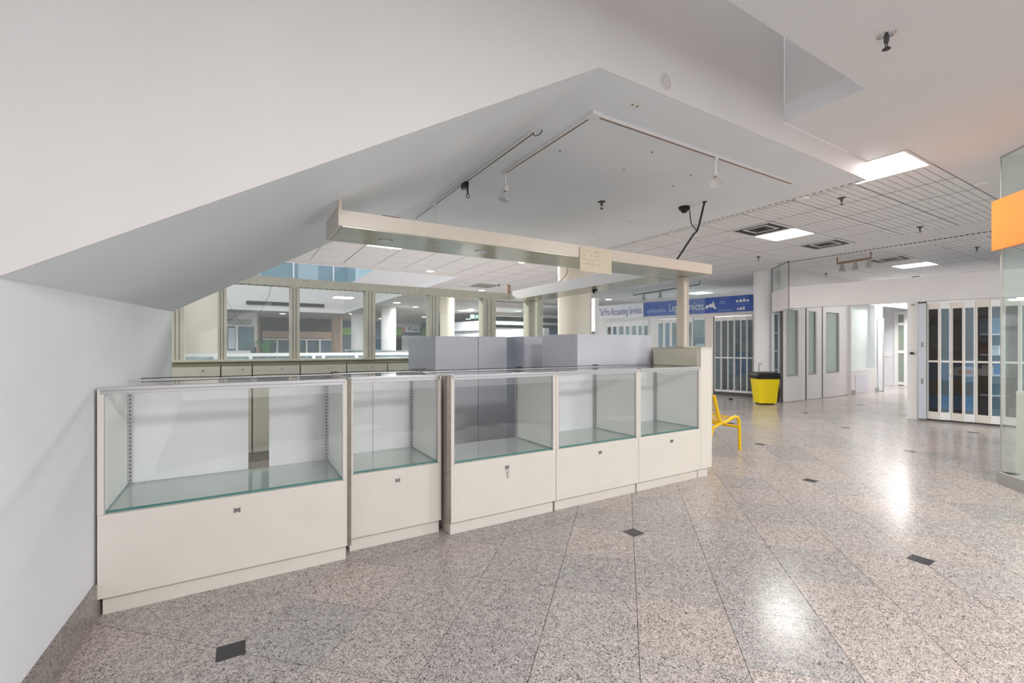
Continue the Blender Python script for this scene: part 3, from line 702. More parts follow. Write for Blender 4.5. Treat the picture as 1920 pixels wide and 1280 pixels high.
# ------------------------------------------------------------------ facade helpers
def fbox(mb, P, Q, pa, pb, z0, z1, t=.05, off=0, m=0):
    a = on_line(pa, P, Q); b = on_line(pb, P, Q)
    return mb.wall(a, b, t, z0, z1, m, off)
def text(body, size, P, dr, z, m, parent, out=.004, xs=1.0, bold=False):
    c = bpy.data.curves.new('t', 'FONT'); c.body = body; c.size = size; c.align_x = 'CENTER'; c.align_y = 'CENTER'; c.extrude = .003
    if bold: c.offset = size*.02
    o = bpy.data.objects.new('t', c); C.objects.link(o); bpy.context.view_layer.update()
    me = bpy.data.meshes.new_from_object(o.evaluated_get(bpy.context.evaluated_depsgraph_get()))
    bpy.data.objects.remove(o); nx, ny = dr[1], -dr[0]
    o0 = ORG[parent.name]
    for v in me.vertices:
        x, y, zz = v.co.x*xs, v.co.y, v.co.z
        v.co = (P[0]+dr[0]*x+nx*(out+zz)-o0[0], P[1]+dr[1]*x+ny*(out+zz)-o0[1], z+y-o0[2])
    me.materials.clear(); me.materials.append(m)
    q = bpy.data.objects.new('lettering', me); C.objects.link(q); q.parent = parent; return q
def gate(P, Q, bounds, z0, z1, label, mats, frame=None, mid=.96, zig=.05, stile=.035, group='folding shop gates', topb=.10, botb=.12):
    """folding closure: alternate leaves set at a slight zig-zag"""
    pts = [on_line(b, P, Q) for b in bounds]
    L = math.hypot(*Q); nx, ny = -Q[1]/L, Q[0]/L
    if (nx*(CAM[0]-P[0])+ny*(CAM[1]-P[1])) < 0: nx, ny = -nx, -ny
    c = pts[len(pts)//2]
    t = thing('folding_gate', (c[0], c[1], 0), label, 'gate', group)
    pts = [(p[0]+nx*(zig if i % 2 else 0), p[1]+ny*(zig if i % 2 else 0)) for i, p in enumerate(pts)]
    frame = frame or [M['white'], M['lam']]
    for i in range(len(pts)-1):
        a, b = pts[i], pts[i+1]; dx, dy = b[0]-a[0], b[1]-a[1]; W = math.hypot(dx, dy); ux, uy = dx/W, dy/W
        P_ = lambda s: (a[0]+ux*s, a[1]+uy*s)
        st = stile*W
        m = MB().wall(P_(.002), P_(st), .03, z0, z1).wall(P_(W-st), P_(W-.002), .03, z0, z1).wall(P_(st), P_(W-st), .03, z0, z0+botb).wall(P_(st), P_(W-st), .03, z1-topb, z1)
        if mid: m.wall(P_(st), P_(W-st), .026, mid-.015, mid+.015, off=.002)
        lf = m.build('leaf_frame', frame[i % len(frame)], t)
        if mid:
            MB().wall(P_(st), P_(W-st), .006, z0+botb, mid-.015, off=.012).build('pane', mats[i % len(mats)], lf)
            MB().wall(P_(st), P_(W-st), .006, mid+.015, z1-topb, off=.012).build('pane', mats[i % len(mats)], lf)
        else: MB().wall(P_(st), P_(W-st), .006, z0+botb, z1-topb, off=.012).build('pane', mats[i % len(mats)], lf)
    a, b = pts[0], pts[-1]
    MB().wall((a[0]-nx*.02, a[1]-ny*.02), (b[0]-nx*.02, b[1]-ny*.02), .07, z1, z1+.03).build('head_track', M['alu'], t)
    if z0 > .01: MB().wall((a[0]-nx*.02, a[1]-ny*.02), (b[0]-nx*.02, b[1]-ny*.02), .07, 0, z0-.002).build('floor_track', M['darkgrey'], t)
    return t

# ------------------------------------------------------------------ right hand store: header, gate and pillar
R0, RD = (10.2, 1.12), (.246, -.969)
ra = on_line(1479, R0, RD)
rb = (R0[0]+RD[0]*4, R0[1]+RD[1]*4)
rc = (10.38, 3.62)
hd = struct(MB().wall(rb, ra, -.12, 1.945, 2.36).wall(ra, rc, -.12, 1.945, 2.36).build('wall_header', M['wall']))
gt = thing('header_glass', (ra[0], ra[1], 2.36), 'clear dark-edged glass panel above the end of the white header, beside the column', 'glass panel')
MB().wall(ra, rc, -.008, 2.362, ZR-.002).build('pane', G_store, gt)
mm = MB()
for q in (ra, rc): mm.cyl((q[0], q[1], 1.95), (q[0], q[1], ZR-.002), .007, 6)
mm.tube([(ra[0], ra[1], ZR-.008), (rc[0], rc[1], ZR-.008)], .007, 6).build('edge', M['darkgrey'], gt)
# pillar
pa_, pb_ = on_line(1701, R0, RD), on_line(1719.5, R0, RD)
pl = thing('gate_pillar', (pa_[0], pa_[1], 0), 'white square pillar with a black key switch between corridor and folding gate', 'pillar')
MB().wall(pb_, pa_, -.22, 0, 1.944).build('body', M['wall'], pl, .002)
q = on_line(1710, R0, RD); zq = z_at(662, *q)
MB().lathe((q[0]-.003, q[1], zq), [(.022, 0), (.018, .03)], 14, (-.969, -.246, 0)).box(q[0]-.045, q[0]-.03, q[1]-.05, q[1]+.02, zq-.008, zq+.008).build('key_switch', M['blackp'], pl)
q = on_line(1711, R0, RD); MB().wall((q[0]-.004, q[1]+.03), (q[0]-.004, q[1]-.03), .01, 1.88, 1.915).build('small_plate', M['vent'], pl)
# gate
g1 = gate(R0, RD, [1737.6, 1762, 1783, 1807, 1829, 1856.6, 1881, 1912, 1945, 1985], .03, 1.91, 'white folding shop gate with alternating dark and blue-grey panes beside the white pillar',
          [G_dark, G_blue], [M['lam'], M['white']], mid=.965, zig=.045, stile=.13)
jb = MB(); fbox(jb, R0, RD, 1722, 1737, .03, 1.91, -.05); o = jb.build('stacked_jamb', M['boxg'], g1)
jb = MB(); fbox(jb, R0, RD, 1728, 1731, .6, .68, -.06); fbox(jb, R0, RD, 1728, 1731, 1.2, 1.28, -.06); jb.build('latch', M['steel'], o)
# the shop behind it
dx_ = (.969, .246)
def behind(px, d): q = on_line(px, R0, RD); return (q[0]+dx_[0]*d, q[1]+dx_[1]*d)
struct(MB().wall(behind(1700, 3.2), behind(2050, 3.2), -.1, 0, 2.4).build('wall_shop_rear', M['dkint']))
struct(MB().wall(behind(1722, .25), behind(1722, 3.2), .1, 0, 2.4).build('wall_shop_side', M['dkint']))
ct = thing('shop_counter', behind(1790, 1.0)+(0,), 'blue and dark grey counter with a pale oval emblem behind the folding gate', 'counter')
ca, cb = behind(1735, .85), behind(1838, .85)
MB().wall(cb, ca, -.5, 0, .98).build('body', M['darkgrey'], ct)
MB().wall(cb, ca, .012, .60, .96).build('upper_stripe', M['blueD'], ct)
MB().wall(cb, ca, .012, .12, .36).build('lower_stripe', M['blueL'], ct)
cm = behind(1812, .85)
ob = MB(); vv = []
for k in range(32):
    a = 2*math.pi*k/32; vv.append((cm[0]+RD[0]*.22*math.cos(a)-.016*.969, cm[1]+RD[1]*.22*math.cos(a)-.016*.246, .78+.085*math.sin(a)))
ob.add(vv+[(x-.006, y, z) for x, y, z in vv], [tuple(range(32)), tuple(range(63, 31, -1))]+[(k, 32+k, 32+(k+1) % 32, (k+1) % 32) for k in range(32)])
em = ob.build('oval_emblem', M['lw'], ct); ob = MB(); vv = []
for k in range(24):
    a = 2*math.pi*k/24; vv.append((cm[0]+RD[0]*.09*math.cos(a)-.026*.969, cm[1]+RD[1]*.09*math.cos(a)-.026*.246, .775+.04*math.sin(a)))
ob.add(vv+[(x-.004, y, z) for x, y, z in vv], [tuple(range(24)), tuple(range(47, 23, -1))]+[(k, 24+k, 24+(k+1) % 24, (k+1) % 24) for k in range(24)])
ob.build('emblem_centre', M['orangeP'], em)
cs = thing('shop_shelving', behind(1862, 1.6)+(0,), 'pale blue shelving unit behind the right leaves of the folding gate', 'shelving')
sa, sb = behind(1842, 1.5), behind(1905, 1.5)
MB().wall(sb, sa, -.35, 0, 1.7).build('back_panel', M['tealdark'], cs)
for z_ in (.35, .7, 1.05, 1.4): MB().wall(sb, sa, .25, z_, z_+.025).build('shelf', M['white'], cs)
for k, (f, z_, hh, mk) in enumerate(((.2, 1.075, .2, 'brown'), (.5, 1.075, .15, 'white'), (.75, .725, .2, 'blueL'), (.3, .725, .16, 'white'), (.5, .375, .22, 'teal'))):
    q = (sa[0]*(1-f)+sb[0]*f, sa[1]*(1-f)+sb[1]*f)
    q = (q[0]-.12*.969, q[1]-.12*.246)
    tag(MB().box(q[0]-.06, q[0]+.06, q[1]-.07, q[1]+.07, z_, z_+hh).build('storage_box', M[mk], loc=(q[0], q[1], z_), bevel=.004),
        ['dark red box on the second shelf from the top, behind the gate', 'white box on the second shelf from the top, behind the gate', 'blue box on the third shelf behind the gate', 'white box on the third shelf behind the gate', 'teal box on the bottom shelf behind the gate'][k], 'box', 'boxes on the shop shelving')

# ------------------------------------------------------------------ corridor doors (plane along +x)
CY = 3.5
def cpx(px): return x_on(px, CY)
def glazed_leaf(a, b, ga, gb, py0, py1, label, dark=True):
    xa, xb, xga, xgb = cpx(a), cpx(b), cpx(ga), cpx(gb)
    t = thing('door_leaf', ((xa+xb)/2, CY, 0), label, 'door', 'white glazed doors in the corridor')
    z0, z1 = z_at(py1, xga, CY), z_at(py0, xga, CY)
    ZH = 2.3
    MB().box(xa, xga, CY, CY+.05, .01, ZH).box(xgb, xb, CY, CY+.05, .01, ZH).box(xga, xgb, CY, CY+.05, .01, z0).box(xga, xgb, CY, CY+.05, z1, ZH).build('leaf', M['wall'], t)
    MB().box(xga, xgb, CY+.03, CY+.036, z0, z1).build('pane', glass('pale_green_glass', (.80, .88, .84), .9, .35, (.66, .74, .68)), t)
    MB().box(xga, xga+.03, CY+.002, CY+.028, z0, z1).box(xgb-.05, xgb, CY+.002, CY+.028, z0, z1).box(xga+.03, xgb-.05, CY+.002, CY+.028, z0, z0+.04).build('glazing_bead', M['vent'], t)
    MB().box(xa-.03, xa-.005, CY+.0, CY+.04, .01, ZH).build('seal', M['darkgrey'] if dark else M['vent'], t)
    return t
glazed_leaf(1468.5, 1510, 1474.5, 1497, 580, 706, 'white glazed door leaf closest to the yellow bin')
glazed_leaf(1512.5, 1541, 1516, 1531, 583, 703, 'narrow white glazed door leaf between the two wider ones')
glazed_leaf(1543, 1591, 1549, 1574, 585, 700, 'white glazed door leaf beside the lit display box')
struct(MB().box(cpx(1468), 18.2, CY, CY+.05, 2.301, ZR).build('wall_corridor_head', M['wall']))
# display box
xa, xb = cpx(1592), cpx(1640)
t = thing('wall_showcase', ((xa+xb)/2, CY, 0), 'white wall showcase with a clear glass front in the corridor', 'showcase')
MB().box(xa, xb, CY-.05, CY+.5, 0.0, .62).build('base', M['wall'], t)
MB().box(xa, xb, CY+.15, CY+.2, .63, 2.3).box(xa, xa+.03, CY-.04, CY+.15, .63, 2.3).build('lining', M['white'], t)
MB().box(xa, xb, CY-.045, CY-.04, .64, 2.3).build('front_glass', G_store, t)
MB().box(xa+.2, xa+.9, CY-.058, CY-.051, .05, .5).build('base_panel', M['boxw'], t)
for f in (0, .93): MB().box(xa+(xb-xa)*f, xa+(xb-xa)*f+.2, CY-.06, CY-.051, 0.0, .12).build('kick_block', M['vent'], t)
struct(MB().box(cpx(1640)+.01, cpx(1655), CY+.0, CY+.1, 0, 2.3).build('wall_corridor', M['wallcool']))
xe = cpx(1655)
dr = thing('flush_door', (xe-.4, CY, 0), 'narrow grey-edged flush door between the showcase and the corridor end', 'door')
MB().box(cpx(1644), cpx(1652.5), CY-.03, CY-.002, .02, 1.95).build('leaf', M['wallcool'], dr)
MB().box(cpx(1652.5)+.01, cpx(1655), CY-.03, CY-.002, .0, 1.97).build('jamb', M['vent'], dr)
# corridor end wall with glazed door (faces the viewer)
EX = 18.2
ye = lambda px: y_on(px, EX)
struct(MB().box(EX, EX+.1, ye(1676), 7.5, 0, 2.87).box(EX, EX+.1, -6, ye(1704), 0, 2.87).box(EX, EX+.1, ye(1704), ye(1676), 2.3, 2.87).build('wall_corridor_end', M['wallcool']))
t = thing('glazed_door', (EX, ye(1690), 0), 'narrow white-framed glass door with transom at the end of the corridor', 'door')
ya_, yb_ = ye(1703), ye(1677)
f = MB().box(EX-.03, EX+.02, ya_, ya_+.1, 0, 2.3).box(EX-.03, EX+.02, yb_-.1, yb_, 0, 2.3)
for z_ in (.02, 1.0, 1.86, 2.2): f.box(EX-.025, EX+.02, ya_+.1, yb_-.1, z_, z_+.09)
f.build('frame', M['white'], t)
pg = glass('frosted_green_pane', (.6, .7, .62), .8, .55, (.55, .62, .52))
for z_, z2 in ((.11, 1.0), (1.09, 1.86), (1.95, 2.2)): MB().box(EX-.004, EX+.002, ya_+.1, yb_-.1, z_, z2).build('pane', pg, t)
struct(MB().box(EX+1.5, EX+1.6, ya_-2, yb_+2, 0, 2.6).build('wall_beyond_door', M['brightint']))
q = ye(1663); tag(MB().box(EX-.02, EX, q-.08, q+.08, z_at(668, EX, q), z_at(661, EX, q)+.03).build('wall_switch', M['white'], loc=(EX, q, 1)), 'small white switch plate on the wall beside the glazed corridor door', 'switch')
# return beside the column: angled glass door
t = thing('angled_glass_door', (10.3, 3.55, 0), 'narrow bluish glass door squeezed between column and white doors', 'door')
a, b = on_line(1449, (10.35, 3.72), (1, -.35)), on_line(1463, (10.35, 3.72), (1, -.35))
m = MB().wall(a, b, .03, 0, .08).wall(a, b, .03, 1.90, 1.944).wall(a, (a[0]+.04, a[1]-.014), .03, .08, 1.9).wall((b[0]-.04, b[1]+.014), b, .03, .08, 1.9)
for z_ in (.7, 1.1, 1.5): m.wall(a, b, .02, z_, z_+.015)
m.build('frame', M['white'], t)
MB().wall(a, b, .006, .08, 1.9, off=.012).build('pane', G_blue, t)
MB().wall((b[0]+.02, b[1]), (b[0]+.07, b[1]), .02, 0.1, 1.85).build('dark_jamb', M['slot'], t)

# ------------------------------------------------------------------ blue sign shops
F0, FD = (11.16, 4.5), (-.24, .97)
RDIR = (.24, -.97)
def fz(py, px): q = on_line(px, F0, FD); return z_at(py, *q)
fa, fe = on_line(1413.5, F0, FD), on_line(1040, F0, FD)
struct(MB().wall(on_line(1414, F0, FD), on_line(1108, F0, FD), -.15, 1.972, 2.46).build('wall_sign_band', M['wall']))
def pier(a, b, z0=0, z1=1.971, name='pier', m=None, label=''):
    mb = MB(); fbox(mb, F0, FD, b, a, z0, z1, -.12); o = mb.build(name, m or M['wall']); return struct(o)
pier(1322, 1337, name='wall_pier', m=M['lam']); pier(1217, 1232, name='wall_pier'); pier(1108, 1136, name='wall_pier')
g2 = gate(F0, FD, [1412, 1402, 1389.5, 1378, 1365.5, 1353.5, 1341], .08, 1.94, 'white folding gate under the right half of the blue sign', [G_gate], [M['white']], mid=.93, zig=.02, stile=.09, botb=.05, topb=.09)
g3 = gate(F0, FD, [1300, 1286.5, 1273, 1259, 1246, 1233], .08, 1.94, 'white folding gate behind the canopy post', [G_gate, G_blue], [M['white']], mid=0, zig=.02, stile=.15, botb=.05, topb=.09)
g4 = gate(F0, FD, [1217, 1207, 1196, 1184, 1172, 1160, 1148.5, 1137], .08, 1.94, 'white folding gate under the white lettered sign', [G_gate, G_blue], [M['white']], mid=0, zig=.03, stile=.16, botb=.05, topb=.14)
t = thing('shop_window', on_line(1311, F0, FD)+(0,), 'shop window with a pale blue poster beside the folding gate', 'window')
mb = MB(); fbox(mb, F0, FD, 1321, 1301, 0, .6, -.05); fbox(mb, F0, FD, 1321, 1301, 1.9, 1.97, -.05); mb.build('frame', M['white'], t)
mb = MB(); fbox(mb, F0, FD, 1321, 1301, .6, 1.9, -.008); mb.build('pane', G_gate, t)
mb = MB(); fbox(mb, F0, FD, 1320, 1303, 1.28, 1.45, -.01, -.02); mb.build('poster', M['teal'], t)
mb = MB(); fbox(mb, F0, FD, 1320, 1303, .6, 1.27, -.01, -.02); mb.build('white_poster', M['white'], t)
# interior
bx = (3.2, .8)
def fb_(px, d): q = on_line(px, F0, FD); return (q[0]+d*.97, q[1]+d*.24)
struct(MB().wall(fb_(1430, 1.7), fb_(1100, 1.7), -.1, 0, 2.3).build('wall_office_rear', mat('pale_teal_office_wall', (168, 186, 192), .5, var=.45, scale=1.8)))
struct(MB().wall(fb_(1322, .2), fb_(1322, 1.7), .08, 0, 2.3).build('wall_office_partition', M['brightint']))
for n_, (a, b, z0, z1, mk, lab, nm, cat) in enumerate(((1345, 1360, 0, .75, 'brightint', 'grey reception desk behind the gate under the blue sign', 'desk', 'desk'), (1366, 1378, 0, 1.1, 'blueD', 'dark blue office chair behind the gate under the blue sign', 'office_chair', 'chair'),
        (1384, 1396, 0, .95, 'white', 'white office cabinet behind the gate under the blue sign', 'office_cabinet', 'cabinet'), (1240, 1256, .0, 1.5, 'brightint', 'pale shelf unit behind the gate next to the canopy post', 'shelf_unit', 'shelf'))):
    dd_ = .5 if nm == 'office_chair' else 1.05; a_, b_ = fb_(a, dd_), fb_(b, dd_); mb = MB()
    t = thing(nm, (a_[0], a_[1], 0), lab, cat)
    if nm == 'office_chair':
        c_ = ((a_[0]+b_[0])/2, (a_[1]+b_[1])/2)
        MB().box(c_[0]-.2, c_[0]+.2, c_[1]-.2, c_[1]+.2, .44, .5).build('seat', M[mk], t, .02); MB().box(c_[0]+.16, c_[0]+.2, c_[1]-.2, c_[1]+.2, .5, 1.05).build('backrest', M[mk], t, .02)
        MB().cyl((c_[0], c_[1], .05), (c_[0], c_[1], .44), .025).build('post', M['steel'], t)
        for k in range(5):
            g_ = k*2*math.pi/5; MB().cyl((c_[0], c_[1], .07), (c_[0]+.25*math.cos(g_), c_[1]+.25*math.sin(g_), .03), .015, 8).build('leg', M['blackp'], t)
    else:
        MB().wall(b_, a_, -.4, z0, z1-.03).build('body', M[mk], t); MB().wall(b_, a_, -.42, z1-.03, z1, off=.01).build('top', M['white'], t)
# signs
sg = thing('shop_sign', on_line(1310, F0, FD)+(2.06,), 'long royal blue shop sign with white lettering above the folding gates', 'sign')
mb = MB(); fbox(mb, F0, FD, 1412.5, 1208, 2.062, 2.455, .03); mb.build('board', M['blue'], sg)
c = on_line(1287, F0, FD)
text('Legal Services', .30, c, RDIR, 2.25, M['lw'], sg, .034, .56)
c = on_line(1228, F0, FD)
mb = MB()
for k in range(6):
    q = on_line(1214+k*6, F0, FD); mb.wall((q[0], q[1]), (q[0]+.24*.13, q[1]-.97*.13), -.004, 2.18, 2.20+.10*random.random(), off=-.031-.003)
def bars(px0, px1, z, hgt, n, m):
    mb = MB()
    A_, B_ = on_line(px0, F0, FD), on_line(px1, F0, FD)
    for k in range(n):
        f0 = k/n; f1 = f0+.72/n
        a = (A_[0]*(1-f0)+B_[0]*f0, A_[1]*(1-f0)+B_[1]*f0); b = (A_[0]*(1-f1)+B_[0]*f1, A_[1]*(1-f1)+B_[1]*f1)
        # wall() thickens to the left of a->b ; facade normal towards viewer is (-.97,-.24)
        mb.wall((a[0]-.034*.97, a[1]-.034*.24), (b[0]-.034*.97, b[1]-.034*.24), .004, z, z+hgt*(.7+.3*((k*7) % 3)/2))
    return mb.build('lettering', m, sg)
bars(1214, 1250, 2.16, .10, 7, M['lb'])
bars(1350, 1362, 2.27, .10, 4, M['lb']); bars(1349, 1370, 2.40, .022, 8, M['lb']); bars(1349, 1374, 2.09, .05, 8, M['lb'])
bars(1381, 1407, 2.29, .08, 4, M['lw']); bars(1381, 1407, 2.235, .022, 9, M['lb']); bars(1383, 1399, 2.10, .075, 3, M['lw']); bars(1381, 1405, 2.40, .018, 8, M['lb'])
# winged emblem
E_ = on_line(1333, F0, FD); mb = MB(); ex, ey = E_[0]-.036*.97, E_[1]-.036*.24
def E3(u, z, d=0): return (ex+.24*u-.97*d, ey-.97*u-.24*d, z)
shape = [(-.13, 2.20), (-.10, 2.27), (-.05, 2.26), (0, 2.30), (.05, 2.29), (.07, 2.37), (.10, 2.30), (.12, 2.22), (.17, 2.14), (.09, 2.17), (.05, 2.21), (0, 2.20), (-.05, 2.22), (-.07, 2.15), (-.09, 2.20), (-.12, 2.16)]
n = len(shape)
mb.add([E3(u, z) for u, z in shape]+[E3(u, z, .004) for u, z in shape], [tuple(range(n)), tuple(range(2*n-1, n-1, -1))]+[(k, k+n, (k+1) % n+n, (k+1) % n) for k in range(n)])
mb.build('emblem', M['lw'], sg)
s2_ = thing('shop_sign', on_line(1165, F0, FD)+(2.06,), 'white shop sign with thin violet lettering beside the blue one', 'sign')
mb = MB(); fbox(mb, F0, FD, 1207, 1121, 2.06, 2.455, .02); mb.build('board', M['white_sign'], s2_)
c = on_line(1163, F0, FD); text('Tel Pro Accounting Services', .30, c, RDIR, 2.24, M['letter'], s2_, .024, .42)
# slim pier beside the cream column, small camera
p = at_d(1116, 650, 8.9)
t = thing('slim_post', (p[0], p[1], 0), 'slim white post with dark side between the cream column and white sign', 'post')
MB().box(p[0]-.05, p[0]+.05, p[1]-.05, p[1]+.05, 0, 2.15).build('shaft', M['wall'], t)
MB().box(p[0]-.055, p[0]-.051, p[1]-.05, p[1]+.05, 0, 1.5).build('dark_face', M['darkgrey'], t)
p = at_d(1115, 552, 5.31)
t = thing('ptz_camera', (p[0], p[1], ZB), 'black ball camera under the side beam of the canopy', 'camera')
MB().lathe((p[0], p[1], ZB-.05), [(.004, 0), (.02, .006), (.03, .03), (.03, .05)], 18).build('ball', M['blackp'], t)
MB().lathe((p[0]-.01, p[1]-.026, ZB-.035), [(.012, 0), (.01, .006)], 12, (-.3, -1, -.2)).build('lens', M['alu'], t)
# track with spots near that sign
a, b = at_z(1188, 553, ZR-.1), at_z(1312, 533, ZR-.1)
t = thing('light_track', a[:2]+(ZR-.1,), 'thin black lighting track above the blue sign behind the kiosk', 'light track')
MB().tube([a, b], .018, 6).tube([(a[0], a[1], ZR-.1), (a[0], a[1], ZR)], .01, 5).tube([(b[0], b[1], ZR-.1), (b[0], b[1], ZR)], .01, 5).build('rail', M['darkgrey'], t)
for f in (.18, .45):
    q = (a[0]*(1-f)+b[0]*f, a[1]*(1-f)+b[1]*f); MB().cyl((q[0], q[1], ZR-.3), (q[0], q[1], ZR-.11), .06, 12, .02).build('spot_head', M['vent'], t)
a, b = at_z(1570, 494, ZR-.12), at_z(1633, 484, ZR-.12)
t = thing('light_track', a[:2]+(ZR-.12,), 'copper-coloured lighting track with small heads above the corridor header', 'light track')
MB().tube([a, b], .02, 6).tube([(a[0], a[1], ZR-.12), (a[0], a[1], ZR)], .01, 5).tube([(b[0], b[1], ZR-.12), (b[0], b[1], ZR)], .01, 5).build('rail', mat('copper_brown', (150, 118, 96), .5, .4), t)
for f in (.15, .55, .95):
    q = (a[0]*(1-f)+b[0]*f, a[1]*(1-f)+b[1]*f); MB().cyl((q[0], q[1], ZR-.27), (q[0], q[1], ZR-.13), .05, 10, .02).build('spot_head', M['vent'], t)
# drywall box on the ceiling beyond the lowered ceiling
a = at_z(1222, 440, ZR)

# ------------------------------------------------------------------ yellow bin, hook, floor socket
p = at_z(1434, 757, 0)
t = thing('waste_bin', (p[0], p[1], 0), 'yellow waste bin with black lid and liner in front of the white column', 'bin')
dX, dY = RT, (-FW[0], -FW[1])
def loc_(u, v, z): return (p[0]+dX[0]*u+dY[0]*v, p[1]+dX[1]*u+dY[1]*v, z)
def rbox(mb, w0, d0, z0, w1, d1, z1, n=5, r=.05):
    def ring(wd, dp, z):
        out = []
        for cx, cy, a0 in ((wd-r, dp-r, 0), (-wd+r, dp-r, 90), (-wd+r, -dp+r, 180), (wd-r, -dp+r, 270)):
            for k in range(n): a = math.radians(a0+90*k/(n-1)); out.append(loc_(cx+r*math.cos(a), cy+r*math.sin(a), z))
        return out
    A_, B_ = ring(w0, d0, z0), ring(w1, d1, z1); N = len(A_)
    mb.sm = True
    mb.add(A_+B_, [tuple(range(N-1, -1, -1)), tuple(range(N, 2*N))]+[(k, (k+1) % N, N+(k+1) % N, N+k) for k in range(N)]); return mb
rbox(MB(), .175, .16, .03, .225, .19, .54).build('body', M['binyel'], t)
rbox(MB(), .235, .20, .535, .25, .215, .60).build('liner_collar', M['blackp'], t)
rbox(rbox(MB(), .25, .215, .60, .238, .19, .655), .238, .19, .655, .17, .12, .675).build('lid', M['blackp'], t)
for u in (-.12, .0, .12): MB().box(*(lambda q: (q[0]-.05, q[0]+.05, q[1]-.05, q[1]+.05, 0, .03))(loc_(u, 0, 0))).build('foot', M['blackp'], t)
MB().tube(smooth_path([loc_(.225, .02, .56), loc_(.255, .05, .4), loc_(.26, .06, .2), loc_(.25, .05, .05)]), .02, 8).build('hanging_liner', M['blackp'], t)
q = loc_(-.07, -.1, .66)
MB().tube(smooth_path([q, (q[0], q[1], .80), (q[0]-.0, q[1], .84), (q[0]+.03, q[1]-.02, .845), (q[0]+.04, q[1]-.03, .80)]), .008, 8).build('wire_handle', M['steel'], t)
q = at_z(1370, 749, 0)
tag(MB().lathe((q[0], q[1], 0), [(.05, 0), (.045, .02), (.02, .035)], 16).build('floor_stop', M['blackp'], loc=q), 'small black round floor stop in front of the folding gate', 'door stop')

# ------------------------------------------------------------------ yellow bench
fx, fy, _ = at_z(1387, 843, 0)
t = thing('bench', (fx-.15, fy+.6, 0), 'yellow tubular metal bench half hidden behind the kiosk end', 'bench')
prof = [(0, 0), (-.004, .15), (-.012, .30), (-.03, .365), (-.075, .39), (-.14, .385), (-.24, .355), (-.32, .345), (-.375, .375), (-.405, .44), (-.43, .52), (-.45, .58), (-.48, .66)]
for yy in (0, 1.25):
    MB().tube(smooth_path([(fx+a, fy+yy, z) for a, z in prof], 5), .018, 12).build('side_frame', M['yellow'], t)
    MB().tube([(fx-.34, fy+yy, .345), (fx-.5, fy+yy, .30), (fx-.54, fy+yy, .2), (fx-.55, fy+yy, 0)], .016, 10).build('rear_leg', M['yellow'], t)
MB().tube([(fx-.02, fy, .27), (fx-.02, fy+1.25, .27)], .016, 10).build('front_rail', M['yellow'], t)
m = MB(); seat = smooth_path([(a, z) + (0,) for a, z in [(-.03, .365), (-.075, .385), (-.14, .38), (-.24, .35), (-.32, .34), (-.375, .37), (-.405, .44), (-.43, .52), (-.45, .58), (-.48, .66)]], 2)
for k in range(40): m.tube([(fx+v[0], fy+.03+k*.031, v[1]) for v in seat], .0028, 4)
for v in seat[::1]: m.tube([(fx+v[0], fy, v[1]), (fx+v[0], fy+1.25, v[1])], .003, 4)
q = m.build('wire_mesh_seat', M['yellow'], t)

# ------------------------------------------------------------------ glass shop corner at the right
K0 = (6.366-.04, -.668+.02); k1 = (K0[0]-s2*2.6, K0[1]-s2*2.6); k2 = (K0[0]+s2*2.5, K0[1]-s2*2.5)
t = thing('glass_shopfront', K0+(0,), 'frameless glass shop corner on a low grey kerb, beside the orange sign', 'shopfront')
MB().wall(K0, k1, .12, 0, .10, off=-.03).build('kerb', M['vent'], t)
MB().wall(k2, K0, .12, 0, .10, off=-.03).build('kerb', M['vent'], t)
MB().wall(K0, k1, .010, .10, ZR-.001).build('pane', G_store, t)
MB().wall(k2, (K0[0]+.012, K0[1]-.012), .010, .10, ZR-.001).build('pane', G_store, t)
MB().cyl((K0[0], K0[1], .10), (K0[0], K0[1], ZR-.001), .006, 8).build('corner_edge', M['vent'], t)
MB().tube([(K0[0], K0[1], ZR-.006), (k1[0], k1[1], ZR-.006)], .006, 6).build('top_edge', M['vent'], t)
# orange sign : hung just in front of the glass on its corridor side
nrm = (-s2, s2)
a = (K0[0]+nrm[0]*.03+s2*.03, K0[1]+nrm[1]*.03+s2*.03)
sg_ = tag(MB().wall(a, (a[0]-s2*1.3, a[1]-s2*1.3), -.02, 2.05, 2.485).build('hanging_sign', M['orange'], loc=(a[0], a[1], 2.26)), 'plain orange sign panel fixed to the glass shop corner', 'sign')
q = (K0[0]+.55, K0[1]-.72)
t = thing('shop_plinth', q+(0,), 'beige display plinth standing inside the glass shop corner', 'plinth')
q0 = on_line(1905, (K0[0]+.25, K0[1]-.25), (s2, s2))
MB().wall((q0[0], q0[1]), (q0[0]-s2*1.2, q0[1]-s2*1.2), .45, 0, .76).build('body', M['lamdark'], t, .003)
MB().wall((q0[0], q0[1]), (q0[0]-s2*1.2, q0[1]-s2*1.2), .45, .76, .785).build('top', M['lam'], t)

# ------------------------------------------------------------------ atrium and far shops
fas = MB()
fas.box(5.1, 5.4, 8.1, 22.3, ZR+.13, 4.2); fas.box(-8, 5.1, 22, 22.3, ZR, 4.2); fas.box(-8, 5.1, 7.95, 8.1, ZR, 3.3)
struct(fas.build('wall_atrium_fascia', M['wall']))
t = thing('linear_grille', (-4, 21.98, 3.3), 'long thin dark grey grille in the white atrium fascia', 'grille')
xa, xb = x_on(462, 21.97), x_on(608, 21.97)
MB().box(xa, xb, 21.95, 21.995, z_at(576, xb, 21.97), z_at(570, xb, 21.97)).build('body', M['darkgrey'], t)
